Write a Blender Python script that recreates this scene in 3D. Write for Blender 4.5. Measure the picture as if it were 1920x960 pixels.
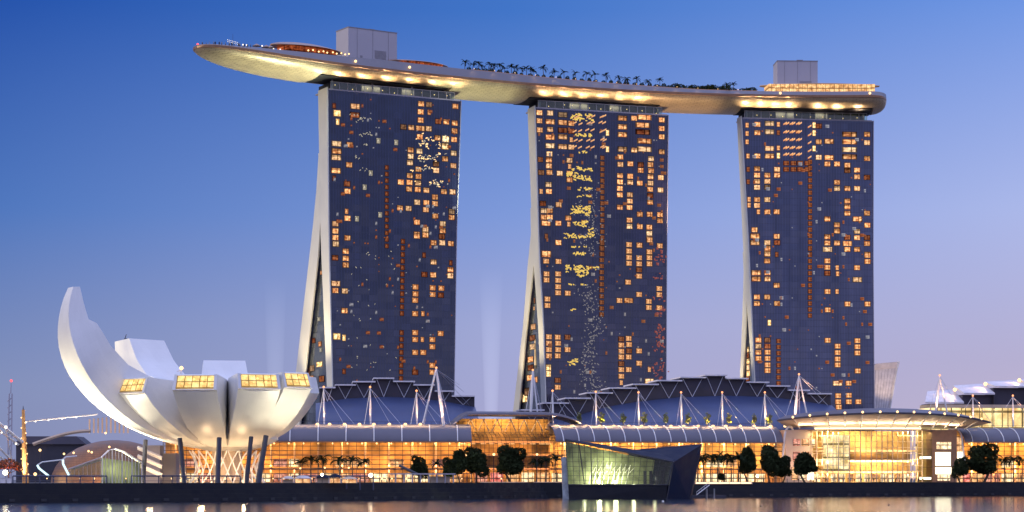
import bpy, bmesh, math, random
import numpy as np
from mathutils import Vector, Matrix, Quaternion
R = math.radians
random.seed(7)
S = bpy.context.scene
COL = S.collection
for _o in list(bpy.data.objects): bpy.data.objects.remove(_o)

# ------------------------------------------------------------------ camera
F = 4000.0; CH = 6.4; HY = 900.0          # focal length in photo pixels, eye height, horizon row
cam = bpy.data.cameras.new('camera'); co = bpy.data.objects.new('camera', cam); COL.objects.link(co)
co.location = (0, 0, CH); co.rotation_euler = (R(90), 0, 0)
cam.sensor_width = 36; cam.lens = 36*F/1920; cam.shift_y = (HY-480)/1920
cam.clip_start = 1; cam.clip_end = 60000
S.camera = co
# ------------------------------------------------------------------ world: dusk sky
def lin(c):
    out = []
    for x in c[:3]:
        x /= 255.0
        out.append(x/12.92 if x <= .04045 else ((x+.055)/1.055)**2.4)
    return (*out, 1)
W = bpy.data.worlds.new('World'); S.world = W; W.use_nodes = True
nt = W.node_tree; nt.nodes.clear()
def nd(t, T, **kw):
    n = t.nodes.new(T)
    for k, v in kw.items(): setattr(n, k, v)
    return n
SUN_EL, SUN_AZ = R(3), R(215)              # the sun has just gone, behind the camera to the left
sky = nd(nt, 'ShaderNodeTexSky', sky_type='NISHITA'); sky.sun_disc = False
sky.sun_elevation = SUN_EL; sky.sun_rotation = R(145); sky.air_density = 1.2; sky.dust_density = 2; sky.ozone_density = 3
tc = nd(nt, 'ShaderNodeTexCoord'); sp = nd(nt, 'ShaderNodeSeparateXYZ')
nt.links.new(tc.outputs['Generated'], sp.inputs[0])
def ramp(t, fac, stops, interp='LINEAR'):
    r = nd(t, 'ShaderNodeValToRGB'); r.color_ramp.interpolation = interp
    e = r.color_ramp.elements
    while len(e) < len(stops): e.new(.5)
    for i, (p, c) in enumerate(stops): e[i].position = p; e[i].color = c if len(c) == 4 else (*c, 1)
    t.links.new(fac, r.inputs[0]); return r.outputs[0]
SKYL = [(0, lin((136,142,180))), (.042, lin((134,147,189))), (.123, lin((80,120,192))), (.221, lin((29,78,170))), (.5, lin((20,52,130))), (1, lin((14,36,98)))]
SKYM = [(0, lin((172,168,206))), (.072, lin((162,170,216))), (.123, lin((128,155,220))), (.215, lin((66,118,202))), (.5, lin((36,76,160))), (1, lin((20,48,118)))]
SKYR = [(0, lin((202,184,204))), (.055, lin((184,178,213))), (.123, lin((173,186,236))), (.221, lin((108,150,230))), (.5, lin((62,104,186))), (1, lin((30,64,140)))]
def mapr(t, v, a, b, c=0, d=1):
    m = nd(t, 'ShaderNodeMapRange'); t.links.new(v, m.inputs[0])
    for i, x in enumerate((a, b, c, d)): m.inputs[i+1].default_value = x
    return m.outputs[0]
def mixc(t, f, a, b, mode='MIX'):
    m = nd(t, 'ShaderNodeMix', data_type='RGBA', blend_type=mode)
    for s, x in ((m.inputs[0], f), (m.inputs[6], a), (m.inputs[7], b)):
        if isinstance(x, (int, float)): s.default_value = x
        elif isinstance(x, (tuple, list)): s.default_value = x if len(x) == 4 else (*x, 1)
        else: t.links.new(x, s)
    return m.outputs[2]
l_ = ramp(nt, sp.outputs[2], SKYL); m_ = ramp(nt, sp.outputs[2], SKYM); r_ = ramp(nt, sp.outputs[2], SKYR)
g = mixc(nt, mapr(nt, sp.outputs[0], -.235, 0), l_, m_)
g = mixc(nt, mapr(nt, sp.outputs[0], 0, .235), g, r_)
g = mixc(nt, mapr(nt, sp.outputs[2], .26, .55), g, (.80,.92,1.60,1))                             # unseen overhead sky, brightened as added fill
back = ramp(nt, sp.outputs[2], [(0, (.84,.76,.98)), (.06, (.72,.70,1.04)), (.13, (.38,.41,.70)), (.25, (.55,.62,1.15)), (.5, (.80,.92,1.60))])
g = mixc(nt, mapr(nt, sp.outputs[1], .3, -.4), g, back)            # paler, rosier unseen sky behind the viewer, brightened as fill
b1 = nd(nt, 'ShaderNodeBackground'); b1.inputs[1].default_value = .97; nt.links.new(g, b1.inputs[0])
b2 = nd(nt, 'ShaderNodeBackground'); b2.inputs[1].default_value = .004; nt.links.new(sky.outputs[0], b2.inputs[0])
ad = nd(nt, 'ShaderNodeAddShader'); nt.links.new(b1.outputs[0], ad.inputs[0]); nt.links.new(b2.outputs[0], ad.inputs[1])
wo = nd(nt, 'ShaderNodeOutputWorld'); nt.links.new(ad.outputs[0], wo.inputs[0])
# ------------------------------------------------------------------ sun (afterglow)
sl = bpy.data.lights.new('sun', 'SUN'); sl.energy = 1.25; sl.angle = R(14); sl.color = (1, .84, .52)
so = bpy.data.objects.new('sun', sl); COL.objects.link(so)
so.rotation_euler = Vector((1, .05, -.13)).to_track_quat('-Z', 'Y').to_euler()
V_ = S.view_settings
V_.view_transform = 'Standard'; V_.look = 'None'; V_.exposure = 0; V_.gamma = 1; V_.use_curve_mapping = False
S.cycles.use_denoising = True; S.cycles.max_bounces = 6; S.cycles.transparent_max_bounces = 16
S.cycles.sample_clamp_indirect = 4; S.cycles.caustics_reflective = False; S.cycles.caustics_refractive = False

# ------------------------------------------------------------------ helpers
def P(px, py, D): return Vector(((px-960)/F*D, D, CH+(HY-py)/F*D))
def G(px, D, z=5.4): return Vector(((px-960)/F*D, D, z))
class VP:
    """a vertical plane through two ground points; at() meets it with a sight line"""
    def __init__(s, A, B, off=0):
        s.A = Vector((A[0], A[1])); B = Vector((B[0], B[1])); s.u = (B-s.A).normalized()
        s.n = Vector((-s.u.y, s.u.x))                  # away from the viewer
        s.A = s.A + s.n*off; s.L = (B-Vector((A[0],A[1]))).length
        s.u3 = Vector((s.u.x, s.u.y, 0)); s.n3 = Vector((s.n.x, s.n.y, 0)); s.ang = math.atan2(s.u.y, s.u.x)
    def off(s, o): 
        q = VP(s.A, s.A+s.u*s.L, o); return q
    def at(s, px, py):
        k = (px-960)/F
        t = (k*s.A.y-s.A.x)/(s.u.x-k*s.u.y); q = s.A+s.u*t
        return Vector((q.x, q.y, CH+(HY-py)/F*q.y))
    def tu(s, p): return (Vector((p[0], p[1]))-s.A).dot(s.u)
    def pt(s, t, z, b=0): q = s.A+s.u*t+s.n*b; return Vector((q.x, q.y, z))
ORG = {}
class MB:
    def __init__(s): s.v = []; s.f = []; s.uv = {}; s.mi = []
    def add(s, vs, fs, uvs=None, mi=0):
        o = len(s.v); s.v += [Vector(v) for v in vs]; s.f += [tuple(i+o for i in f) for f in fs]; s.mi += [mi]*len(fs)
        if uvs:
            for i, q in enumerate(uvs): s.uv[o+i] = q
        return s
    def quad(s, a, b, c, d, mi=0): return s.add([a,b,c,d], [(0,1,2,3)], mi=mi)
    def hexa(s, p, mi=0):   # p: 4 bottom, 4 top
        return s.add(p, [(3,2,1,0),(4,5,6,7),(0,1,5,4),(1,2,6,5),(2,3,7,6),(3,0,4,7)], mi=mi)
    def box(s, c, sz, ang=0, mi=0):
        x, y, z = sz[0]/2, sz[1]/2, sz[2]/2; ca, sa = math.cos(ang), math.sin(ang); c = Vector(c)
        q = [(-x,-y),(x,-y),(x,y),(-x,y)]
        pts = [c+Vector((a*ca-b*sa, a*sa+b*ca, dz)) for dz in (-z, z) for a, b in q]
        return s.hexa(pts, mi)
    def prism(s, poly, d, mi=0):
        n = len(poly); d = Vector(d); poly = [Vector(p) for p in poly]
        return s.add(poly+[p+d for p in poly], [tuple(range(n))[::-1], tuple(range(n, 2*n))]+[(i, (i+1)%n, (i+1)%n+n, i+n) for i in range(n)], mi=mi)
    def tube(s, a, b, r0, r1=None, n=8, mi=0):
        r1 = r0 if r1 is None else r1; a = Vector(a); b = Vector(b); d = (b-a)
        if d.length < 1e-6: return s
        q = d.to_track_quat('Z', 'Y'); vs = []
        for p, r in ((a, r0), (b, r1)):
            vs += [p+q@Vector((r*math.cos(2*math.pi*i/n), r*math.sin(2*math.pi*i/n), 0)) for i in range(n)]
        return s.add(vs, [(i, (i+1)%n, (i+1)%n+n, i+n) for i in range(n)]+[tuple(range(n))[::-1], tuple(range(n, 2*n))], mi=mi)
    def path(s, pts, r, n=6, mi=0):
        for i in range(len(pts)-1):
            ra = r(i/(len(pts)-1)) if callable(r) else r; rb = r((i+1)/(len(pts)-1)) if callable(r) else r
            s.tube(pts[i], pts[i+1], ra, rb, n, mi)
        return s
    def loft(s, rings, closed=True, caps=True, uvs=None, mi=0):
        n = len(rings[0]); o = len(s.v); vs = [p for r in rings for p in r]; fs = []
        for k in range(len(rings)-1):
            for i in range(n if closed else n-1):
                j = (i+1) % n; fs.append((k*n+i, k*n+j, (k+1)*n+j, (k+1)*n+i))
        if caps and closed: fs += [tuple(range(n))[::-1], tuple(range((len(rings)-1)*n, len(rings)*n))]
        return s.add(vs, fs, [q for r in uvs for q in r] if uvs else None, mi)
    def ball(s, c, r, n=10, m=6, sc=(1,1,1), mi=0):
        c = Vector(c); rings = []
        for k in range(m+1):
            a = math.pi*k/m; rr = max(math.sin(a), .02)
            rings.append([c+Vector((r*sc[0]*rr*math.cos(2*math.pi*i/n), r*sc[1]*rr*math.sin(2*math.pi*i/n), -r*sc[2]*math.cos(a))) for i in range(n)])
        return s.loft(rings, mi=mi)
    def build(s, name, mat, parent=None, smooth=False, uvp=None, fix=True):
        o = ORG.get(parent.name, Vector()) if parent else Vector()
        me = bpy.data.meshes.new(name); me.from_pydata([v-o for v in s.v], [], s.f)
        mats = mat if isinstance(mat, (list, tuple)) else [mat]
        for m in mats: me.materials.append(m)
        if len(mats) > 1:
            for p, i in zip(me.polygons, s.mi): p.material_index = i
        if fix:
            bm = bmesh.new(); bm.from_mesh(me); bmesh.ops.recalc_face_normals(bm, faces=bm.faces); bm.to_mesh(me); bm.free()
        if smooth:
            me.polygons.foreach_set('use_smooth', [True]*len(me.polygons))
            if smooth != 'all': me.set_sharp_from_angle(angle=R(38))
        if uvp or s.uv:
            ul = me.uv_layers.new(name='UVMap')
            for lp in me.loops:
                i = lp.vertex_index
                if i in s.uv: ul.data[lp.index].uv = s.uv[i]
                elif uvp: ul.data[lp.index].uv = (uvp.tu(s.v[i]), s.v[i].z)
        ob = bpy.data.objects.new(name, me); COL.objects.link(ob)
        if parent: ob.parent = parent; ORG[ob.name] = o
        return ob
def tag(o, label=None, cat=None, group=None, kind=None):
    for k, v in (('label', label), ('category', cat), ('group', group), ('kind', kind)):
        if v: o[k] = v
    return o
def thing(name, label, cat, loc=(0,0,0), group=None):
    o = bpy.data.objects.new(name, None); COL.objects.link(o); o.location = loc; o.empty_display_size = 1
    ORG[o.name] = Vector(loc); return tag(o, label, cat, group)
def copy_tree(o, loc=None, rz=None, label=None, sc=None, parent=None):
    c = o.copy(); COL.objects.link(c)
    if parent: c.parent = parent
    if loc is not None: c.location = loc
    if rz is not None: c.rotation_euler = (0, 0, rz)
    if sc is not None: c.scale = sc if hasattr(sc, '__len__') else (sc,)*3
    if label: c['label'] = label
    for ch in list(o.children): copy_tree(ch, parent=c)
    return c
def place(o, loc, rz, label, sc=1): 
    o.location = loc; o.rotation_euler = (0,0,rz); o.scale = sc if hasattr(sc, '__len__') else (sc,)*3; o['label'] = label; return o
ORDS = 'first second third fourth fifth sixth seventh eighth ninth tenth eleventh twelfth'.split()
def nth(i):
    if i < 12: return ORDS[i]
    n = i+1; return f"{n}{'th' if 10 < n % 100 < 20 else {1:'st',2:'nd',3:'rd'}.get(n % 10, 'th')}"
def interp(x, pts):
    if x <= pts[0][0]: a, b = pts[0], pts[1]
    elif x >= pts[-1][0]: a, b = pts[-2], pts[-1]
    else:
        for a, b in zip(pts, pts[1:]):
            if a[0] <= x <= b[0]: break
    return a[1]+(b[1]-a[1])*(x-a[0])/(b[0]-a[0])
def lamp(name, typ, loc, energy, color, target=None, size=1, size_y=None, spot=60, blend=.6, parent=None):
    d = bpy.data.lights.new(name, typ); d.energy = energy; d.color = color
    if typ == 'AREA':
        d.size = size; d.shape = 'RECTANGLE' if size_y else 'SQUARE'
        if size_y: d.size_y = size_y
    else: d.shadow_soft_size = size
    if typ == 'SPOT': d.spot_size = R(spot); d.spot_blend = blend
    o = bpy.data.objects.new(name, d); COL.objects.link(o); o.location = loc
    if target is not None: o.rotation_euler = (Vector(target)-Vector(loc)).to_track_quat('-Z', 'Y').to_euler()
    return o

# ------------------------------------------------------------------ materials
def newmat(name):
    m = bpy.data.materials.new(name); m.use_nodes = True; t = m.node_tree; t.nodes.clear()
    out = nd(t, 'ShaderNodeOutputMaterial'); return m, t, out
def pbr(name, col, rough=.6, metal=0, var=.15, scale=.5, bump=0, ior=1.45, brick=None):
    m, t, out = newmat(name); b = nd(t, 'ShaderNodeBsdfPrincipled')
    c = nd(t, 'ShaderNodeTexCoord'); n = nd(t, 'ShaderNodeTexNoise'); n.inputs['Scale'].default_value = scale; n.inputs['Detail'].default_value = 6
    t.links.new(c.outputs['Object'], n.inputs['Vector'])
    lo = tuple(x*(1-var) for x in col[:3]); hi = tuple(min(1, x*(1+var)) for x in col[:3])
    cc = ramp(t, n.outputs[0], [(.3, lo), (.7, hi)])
    if brick:
        br = nd(t, 'ShaderNodeTexBrick'); br.inputs['Color1'].default_value = (1,1,1,1); br.inputs['Color2'].default_value = (.96,.96,.96,1)
        br.inputs['Mortar'].default_value = (brick[3],)*3+(1,); br.inputs['Scale'].default_value = 1
        br.inputs['Brick Width'].default_value = brick[0]; br.inputs['Row Height'].default_value = brick[1]; br.inputs['Mortar Size'].default_value = brick[2]
        t.links.new(c.outputs['UV'], br.inputs['Vector']); cc = mixc(t, 1.0, cc, br.outputs[0], 'MULTIPLY')
        if bump:
            bp = nd(t, 'ShaderNodeBump'); bp.inputs['Strength'].default_value = bump; bp.inputs['Distance'].default_value = .2
            t.links.new(br.outputs[0], bp.inputs['Height']); t.links.new(bp.outputs[0], b.inputs['Normal'])
    elif bump:
        bp = nd(t, 'ShaderNodeBump'); bp.inputs['Strength'].default_value = bump; t.links.new(n.outputs[0], bp.inputs['Height']); t.links.new(bp.outputs[0], b.inputs['Normal'])
    t.links.new(cc, b.inputs['Base Color']); b.inputs['Metallic'].default_value = metal; b.inputs['IOR'].default_value = ior
    rr = mapr(t, n.outputs[0], .3, .7, max(.02, rough*.8), min(1, rough*1.2)); t.links.new(rr, b.inputs['Roughness'])
    t.links.new(b.outputs[0], out.inputs[0]); return m
def emit(name, col, st):
    m, t, out = newmat(name); e = nd(t, 'ShaderNodeEmission'); e.inputs[0].default_value = (*col[:3], 1); e.inputs[1].default_value = st
    t.links.new(e.outputs[0], out.inputs[0]); return m
def math_(t, op, a, b=None):
    n = nd(t, 'ShaderNodeMath', operation=op)
    for i, x in enumerate((a, b)):
        if x is None: continue
        if isinstance(x, (int, float)): n.inputs[i].default_value = x
        else: t.links.new(x, n.inputs[i])
    return n.outputs[0]
def facade(name, cw, fh, dark, light, refl=1.9, fin=.5, spread=.5, seed=0, off=0):
    """curtain wall: bays cw wide and storeys fh high, each pane a little different"""
    m, t, out = newmat(name); b = nd(t, 'ShaderNodeBsdfPrincipled')
    c = nd(t, 'ShaderNodeTexCoord'); s = nd(t, 'ShaderNodeSeparateXYZ'); t.links.new(c.outputs['UV'], s.inputs[0])
    u = math_(t, 'DIVIDE', math_(t, 'ADD', s.outputs[0], off), cw); v = math_(t, 'DIVIDE', s.outputs[1], fh)
    fu, fv = math_(t, 'FRACT', u), math_(t, 'FRACT', v)
    cb = nd(t, 'ShaderNodeCombineXYZ'); t.links.new(math_(t, 'FLOOR', u), cb.inputs[0]); t.links.new(math_(t, 'FLOOR', v), cb.inputs[1]); cb.inputs[2].default_value = seed
    wn = nd(t, 'ShaderNodeTexWhiteNoise', noise_dimensions='3D'); t.links.new(cb.outputs[0], wn.inputs[0])
    cb2 = nd(t, 'ShaderNodeCombineXYZ'); t.links.new(math_(t, 'FLOOR', math_(t, 'MULTIPLY', u, 3)), cb2.inputs[0]); cb2.inputs[1].default_value = seed+3
    wn2 = nd(t, 'ShaderNodeTexWhiteNoise', noise_dimensions='3D'); t.links.new(cb2.outputs[0], wn2.inputs[0])
    base = ramp(t, wn.outputs[0], [(0, dark), (1-spread, dark), (1, light)])
    base = mixc(t, .35, base, ramp(t, wn2.outputs[0], [(0, dark), (1, light)]))
    mpn = nd(t, 'ShaderNodeMapping'); mpn.inputs['Scale'].default_value = (.16, .012, 1); t.links.new(c.outputs['UV'], mpn.inputs[0])
    nz = nd(t, 'ShaderNodeTexNoise'); nz.inputs['Scale'].default_value = 1; nz.inputs['Detail'].default_value = 5; t.links.new(mpn.outputs[0], nz.inputs['Vector'])
    base = mixc(t, 1.0, base, ramp(t, nz.outputs[0], [(.3, (.45,.45,.5)), (.72, (1.45,1.4,1.35))]), 'MULTIPLY')  # broad streaks: reflections in the glass painted into the colour
    line_v = math_(t, 'LESS_THAN', fv, .13)
    fm = math_(t, 'FRACT', math_(t, 'MULTIPLY', u, 3)); line_u = math_(t, 'LESS_THAN', fm, .16)
    base = mixc(t, math_(t, 'MULTIPLY', line_v, .55), base, tuple(x*.6 for x in dark[:3]))
    base = mixc(t, math_(t, 'MULTIPLY', line_u, fin), base, tuple(x*2.1 for x in light[:3]))
    t.links.new(base, b.inputs['Base Color'])
    b.inputs['IOR'].default_value = refl
    t.links.new(mapr(t, math_(t, 'MAXIMUM', line_v, line_u), 0, 1, .09, .22), b.inputs['Roughness']); b.inputs['Specular Tint'].default_value = (.66,.76,1,1)
    ge = nd(t, 'ShaderNodeNewGeometry'); vm = nd(t, 'ShaderNodeVectorMath', operation='SUBTRACT'); t.links.new(wn.outputs[1], vm.inputs[0]); vm.inputs[1].default_value = (.5,.5,.5)
    sc = nd(t, 'ShaderNodeVectorMath', operation='SCALE'); t.links.new(vm.outputs[0], sc.inputs[0]); sc.inputs['Scale'].default_value = .035
    av = nd(t, 'ShaderNodeVectorMath', operation='ADD'); t.links.new(ge.outputs['Normal'], av.inputs[0]); t.links.new(sc.outputs[0], av.inputs[1])
    nn = nd(t, 'ShaderNodeVectorMath', operation='NORMALIZE'); t.links.new(av.outputs[0], nn.inputs[0]); t.links.new(nn.outputs[0], b.inputs['Normal'])
    t.links.new(b.outputs[0], out.inputs[0]); return m
def litpane(name, ca, cb_, smin, smax, frame=.1):
    """a lit hotel room: curtains and a lamp seen through one pane, each object different; also painted glints"""
    m, t, out = newmat(name); e = nd(t, 'ShaderNodeEmission'); c = nd(t, 'ShaderNodeTexCoord'); oi = nd(t, 'ShaderNodeObjectInfo')
    s = nd(t, 'ShaderNodeSeparateXYZ'); t.links.new(c.outputs['UV'], s.inputs[0])
    n = nd(t, 'ShaderNodeTexNoise'); n.inputs['Scale'].default_value = 3.2; n.noise_dimensions = '4D'; t.links.new(c.outputs['UV'], n.inputs['Vector'])
    t.links.new(math_(t, 'MULTIPLY', oi.outputs['Random'], 57), n.inputs['W'])
    col = mixc(t, ramp(t, n.outputs[0], [(.35, (0,0,0)), (.65, (1,1,1))]), ca, cb_)
    r2 = math_(t, 'FRACT', math_(t, 'MULTIPLY', oi.outputs['Random'], 13.7)); col = mixc(t, ramp(t, r2, [(.62, (0,0,0)), (1, (.75,)*3)]), col, (1,.72,.42,1))
    st = mapr(t, oi.outputs['Random'], 0, 1, smin, smax)
    drp = math_(t, 'FRACT', math_(t, 'MULTIPLY', oi.outputs['Random'], 5.3)); st = math_(t, 'MULTIPLY', st, mapr(t, math_(t, 'MULTIPLY', math_(t, 'GREATER_THAN', s.outputs[1], .55), math_(t, 'GREATER_THAN', drp, .6)), 0, 1, 1, .45))
    st = math_(t, 'MULTIPLY', st, mapr(t, n.outputs[0], .3, .7, .35, 1.35))
    # mullion in the middle and a dark frame round the pane
    fx = math_(t, 'ABSOLUTE', math_(t, 'SUBTRACT', s.outputs[0], .62)); mid = math_(t, 'GREATER_THAN', fx, .035)
    ed = math_(t, 'MULTIPLY', math_(t, 'GREATER_THAN', math_(t, 'MINIMUM', s.outputs[0], math_(t, 'SUBTRACT', 1, s.outputs[0])), frame),
               math_(t, 'GREATER_THAN', math_(t, 'MINIMUM', s.outputs[1], math_(t, 'SUBTRACT', 1, s.outputs[1])), frame))
    st = math_(t, 'MULTIPLY', st, mapr(t, math_(t, 'MULTIPLY', mid, ed), 0, 1, .12, 1))
    t.links.new(col, e.inputs[0]); t.links.new(st, e.inputs[1]); t.links.new(e.outputs[0], out.inputs[0]); return m
def clear_glass(name, tint, refl=.12, rough=.05):
    m, t, out = newmat(name); tr = nd(t, 'ShaderNodeBsdfTransparent'); tr.inputs[0].default_value = (*tint, 1)
    gl = nd(t, 'ShaderNodeBsdfGlossy'); gl.inputs['Roughness'].default_value = rough; gl.inputs[0].default_value = (.9,.93,1,1)
    fr = nd(t, 'ShaderNodeFresnel'); fr.inputs[0].default_value = 1.35
    mx = nd(t, 'ShaderNodeMixShader'); t.links.new(math_(t, 'ADD', fr.outputs[0], refl-.05), mx.inputs[0]); t.links.new(tr.outputs[0], mx.inputs[1]); t.links.new(gl.outputs[0], mx.inputs[2])
    t.links.new(mx.outputs[0], out.inputs[0]); return m
M = {}
M['white_wall'] = pbr('white_wall', (.62,.60,.52), .55, var=.06, scale=.08)
M['museum'] = pbr('museum_skin', (.74,.72,.68), .38, var=.05, scale=.09, brick=(5, 3, .03, .88))
M['hull'] = pbr('hull_panels', (.44,.34,.22), .38, metal=.25, var=.12, scale=.2, brick=(3.4, 1.3, .10, .42), bump=.6)
M['parapet'] = pbr('parapet_metal', (.22,.205,.22), .5, metal=.1, var=.08, scale=.1)
M['bronze'] = pbr('bronze_trim', (.30,.17,.10), .4, metal=.4)
M['dark'] = pbr('recess_shade', (.012,.012,.016), .8)  # black colour painted in for the shade under the deck
M['grey'] = pbr('grey_cladding', (.40,.37,.40), .6, var=.05, scale=.06)
M['steel'] = pbr('white_steel', (.72,.70,.68), .4, var=.05)
M['cable'] = pbr('steel_cable', (.5,.5,.55), .4, metal=.5)
M['darksteel'] = pbr('dark_steel', (.045,.045,.06), .45, metal=.3)
M['truss'] = pbr('truss_band', (.035,.03,.045), .6, var=.3, scale=.2)
M['sail'] = pbr('blue_metal_roof', (.055,.075,.16), .4, metal=.2, var=.12, scale=.07)
M['plate'] = pbr('pale_roof_edge', (.66,.62,.62), .5)
M['vault'] = pbr('vault_roof', (.125,.115,.135), .5, metal=.1, var=.12, scale=.1)
M['concrete'] = pbr('concrete', (.25,.24,.23), .8, var=.2, scale=.4, bump=.1)
M['quay'] = pbr('quay_stone', (.0065,.007,.012), .7, var=.35, scale=.3, bump=.2)
M['paving'] = pbr('paving', (.13,.12,.12), .7, var=.2, scale=.2)
M['beige'] = pbr('beige_stone', (.55,.42,.30), .7, var=.12, scale=.2)
M['inside'] = pbr('interior_wall', (.46,.30,.12), .8, var=.75, scale=.13)
M['inside_dark'] = pbr('interior_floor_edge', (.26,.16,.09), .7, var=.3, scale=.3)
M['mullion'] = pbr('dark_mullion', (.06,.045,.035), .5)
M['glass'] = clear_glass('hall_glass', (.95,.90,.80), .02)
M['greenglass'] = clear_glass('green_glass', (.80,.85,.70), .05)
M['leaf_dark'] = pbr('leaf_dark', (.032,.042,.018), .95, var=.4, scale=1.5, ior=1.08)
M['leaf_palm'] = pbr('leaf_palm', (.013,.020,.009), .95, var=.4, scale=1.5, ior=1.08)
M['leaf_lit'] = pbr('leaf_fresh', (.20,.20,.03), .5, var=.3, scale=1.5)
M['leaf_red'] = pbr('leaf_red', (.22,.07,.03), .6, var=.4, scale=1)
M['bark'] = pbr('bark', (.09,.065,.045), .9, var=.3, scale=3)
M['copper'] = pbr('copper_tiles', (.22,.11,.055), .45, metal=.4, var=.25, scale=.4, brick=(1.6, .9, .06, .5))
M['navy'] = pbr('navy_metal', (.010,.015,.036), .6, var=.2, scale=.15, ior=1.2)
M['railing'] = pbr('navy_rail', (.05,.06,.11), .5)
M['cloth_dark'] = pbr('dark_clothes', (.03,.028,.035), .9); M['skin'] = pbr('skin', (.32,.20,.14), .6)
M['cloth_pale'] = pbr('pale_clothes', (.28,.27,.28), .9)
M['warm'] = emit('warm_lamp', (1,.62,.27), 2.6); M['warm_soft'] = emit('warm_strip', (1,.62,.28), 2.6)
M['white_hot'] = emit('floodlight_glass', (1,.84,.56), 12); M['red'] = emit('red_beacon', (1,.10,.12), 2.2)
M['bulb'] = emit('white_bulb', (1,.90,.76), 1.8); M['orange_glow'] = emit('orange_glow', (1,.36,.08), 1.6)
M['redglow'] = emit('red_glow', (1,.16,.06), .8); M['screen'] = emit('bright_screen', (1,.93,.66), 3.2)
M['bluewhite'] = emit('blue_white_tube', (.62,.88,1), 1.6)
M['skylight'] = None
# ================================================================== setting: water, ground, quay
def water_mat():
    m, t, out = newmat('water'); b = nd(t, 'ShaderNodeBsdfPrincipled'); b.inputs['Base Color'].default_value = (.010,.016,.03,1)
    b.inputs['Roughness'].default_value = .13; b.inputs['IOR'].default_value = 1.33
    c = nd(t, 'ShaderNodeTexCoord'); mp = nd(t, 'ShaderNodeMapping'); mp.inputs['Scale'].default_value = (.06, .22, 1); t.links.new(c.outputs['Object'], mp.inputs[0])
    n = nd(t, 'ShaderNodeTexNoise'); n.inputs['Scale'].default_value = 1; n.inputs['Detail'].default_value = 4; t.links.new(mp.outputs[0], n.inputs['Vector'])
    bp = nd(t, 'ShaderNodeBump'); bp.inputs['Strength'].default_value = .2; bp.inputs['Distance'].default_value = .5
    t.links.new(n.outputs[0], bp.inputs['Height']); t.links.new(bp.outputs[0], b.inputs['Normal']); t.links.new(b.outputs[0], out.inputs[0]); return m
mb = MB(); mb.quad((-9000,-4000,0),(9000,-4000,0),(9000,1500,0),(-9000,1500,0))
tag(mb.build('water', water_mat()), kind='structure')
QUAY = [(-4000,380),(-160,590),(-84,636),(-10,728),(10,768),(125,832),(260,905),(4000,2600)]
GZ = 5.4
mb = MB()
fr = [Vector((x,y,GZ)) for x, y in QUAY]; bk = [Vector((x*6, 30000, GZ)) for x, y in QUAY]
mb.loft([fr, bk], closed=False); tag(mb.build('ground', M['paving']), kind='structure')
# stepped sea wall following the quay line
def qoff(d):
    out = []
    for i, (x, y) in enumerate(QUAY):
        a = Vector(QUAY[max(0, i-1)]); b = Vector(QUAY[min(len(QUAY)-1, i+1)]); n = (b-a).normalized()
        out.append((x+n.y*d, y-n.x*d))
    return out
M['fender'] = pbr('fender_rubber', (.035,.035,.04), .8)
sw = thing('sea_wall', 'dark stepped stone sea wall running along the waterfront', 'sea wall', (0, 720, 0))
mb = MB(); prof = [(-.02, GZ+.12), (.6, GZ+.12), (.6, 3.6), (2.2, 3.6), (2.2, 2.3), (3.6, 2.3), (3.6, 1.1), (4.6, 1.1), (4.6, -1)]
mb.loft([[Vector((x, y, z)) for x, y in qoff(d)] for d, z in prof], closed=False)
mb.build('steps', M['quay'], sw)
mb = MB()
QP = [Vector(q) for q in qoff(4.72)]
for i in range(1, len(QP)-2):
    L = (QP[i+1]-QP[i]).length; n = int(L/9); ang = math.atan2(*(QP[i+1]-QP[i]).yx)
    for k in range(n):
        q = QP[i].lerp(QP[i+1], (k+.5)/n); mb.box((q.x, q.y, .7), (1.6, .3, .8), ang)
mb.build('fender', M['fender'], sw)

# ================================================================== hotel towers
def lit_mesh():
    mb = MB(); w, h, d = .5, .5, .07
    mb.add([(-w,-d,-h),(w,-d,-h),(w,-d,h),(-w,-d,h)], [(0,1,2,3)], [(0,0),(1,0),(1,1),(0,1)])
    mb.add([(-w,0,-h),(w,0,-h),(w,0,h),(-w,0,h),(-w,-d,-h),(w,-d,-h),(w,-d,h),(-w,-d,h)], [(0,1,5,4),(1,2,6,5),(2,3,7,6),(3,0,4,7)], [(0,0)]*8)
    o = mb.build('lit_window', M['lit'], fix=False); me = o.data; bpy.data.objects.remove(o); return me
M['lit'] = litpane('lit_room', (1,.30,.10,1), (1,.55,.24,1), .75, 1.6)
M['litdim'] = litpane('dim_room', (.9,.17,.07,1), (1,.36,.15,1), .2, .5)
M['litbright'] = litpane('bright_room_and_glint', (1,.50,.15,1), (1,.72,.36,1), 1.5, 2.4)
M['glintyellow'] = litpane('yellow_glint', (1,.52,.05,1), (1,.76,.16,1), .8, 1.5, .02)  # reflected lights on the glass, painted as glowing panes
M['litglint'] = litpane('glass_glint', (.45,.45,.6,1), (.75,.72,.8,1), .25, .7, .02)  # speckled reflections, painted as dim glowing panes
M['litpink'] = litpane('pink_room', (.9,.09,.13,1), (1,.30,.30,1), .2, .6, .05)
M['litwhite'] = litpane('pale_room_and_glint', (.75,.65,.5,1), (1,.9,.7,1), .4, 1.1, .05)  # pale rooms, and painted reflections on the first tower
LM = {}
for k_ in ('lit','litdim','litbright','glintyellow','litpink','litwhite','litglint'):
    me_ = lit_mesh(); me_.materials.clear(); me_.materials.append(M[k_]); LM[k_] = me_
def zc(lst, ox, oy, s): return [(ox+a[0]/s, oy+a[1]/s)+tuple(a[2:]) for a in lst]
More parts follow.
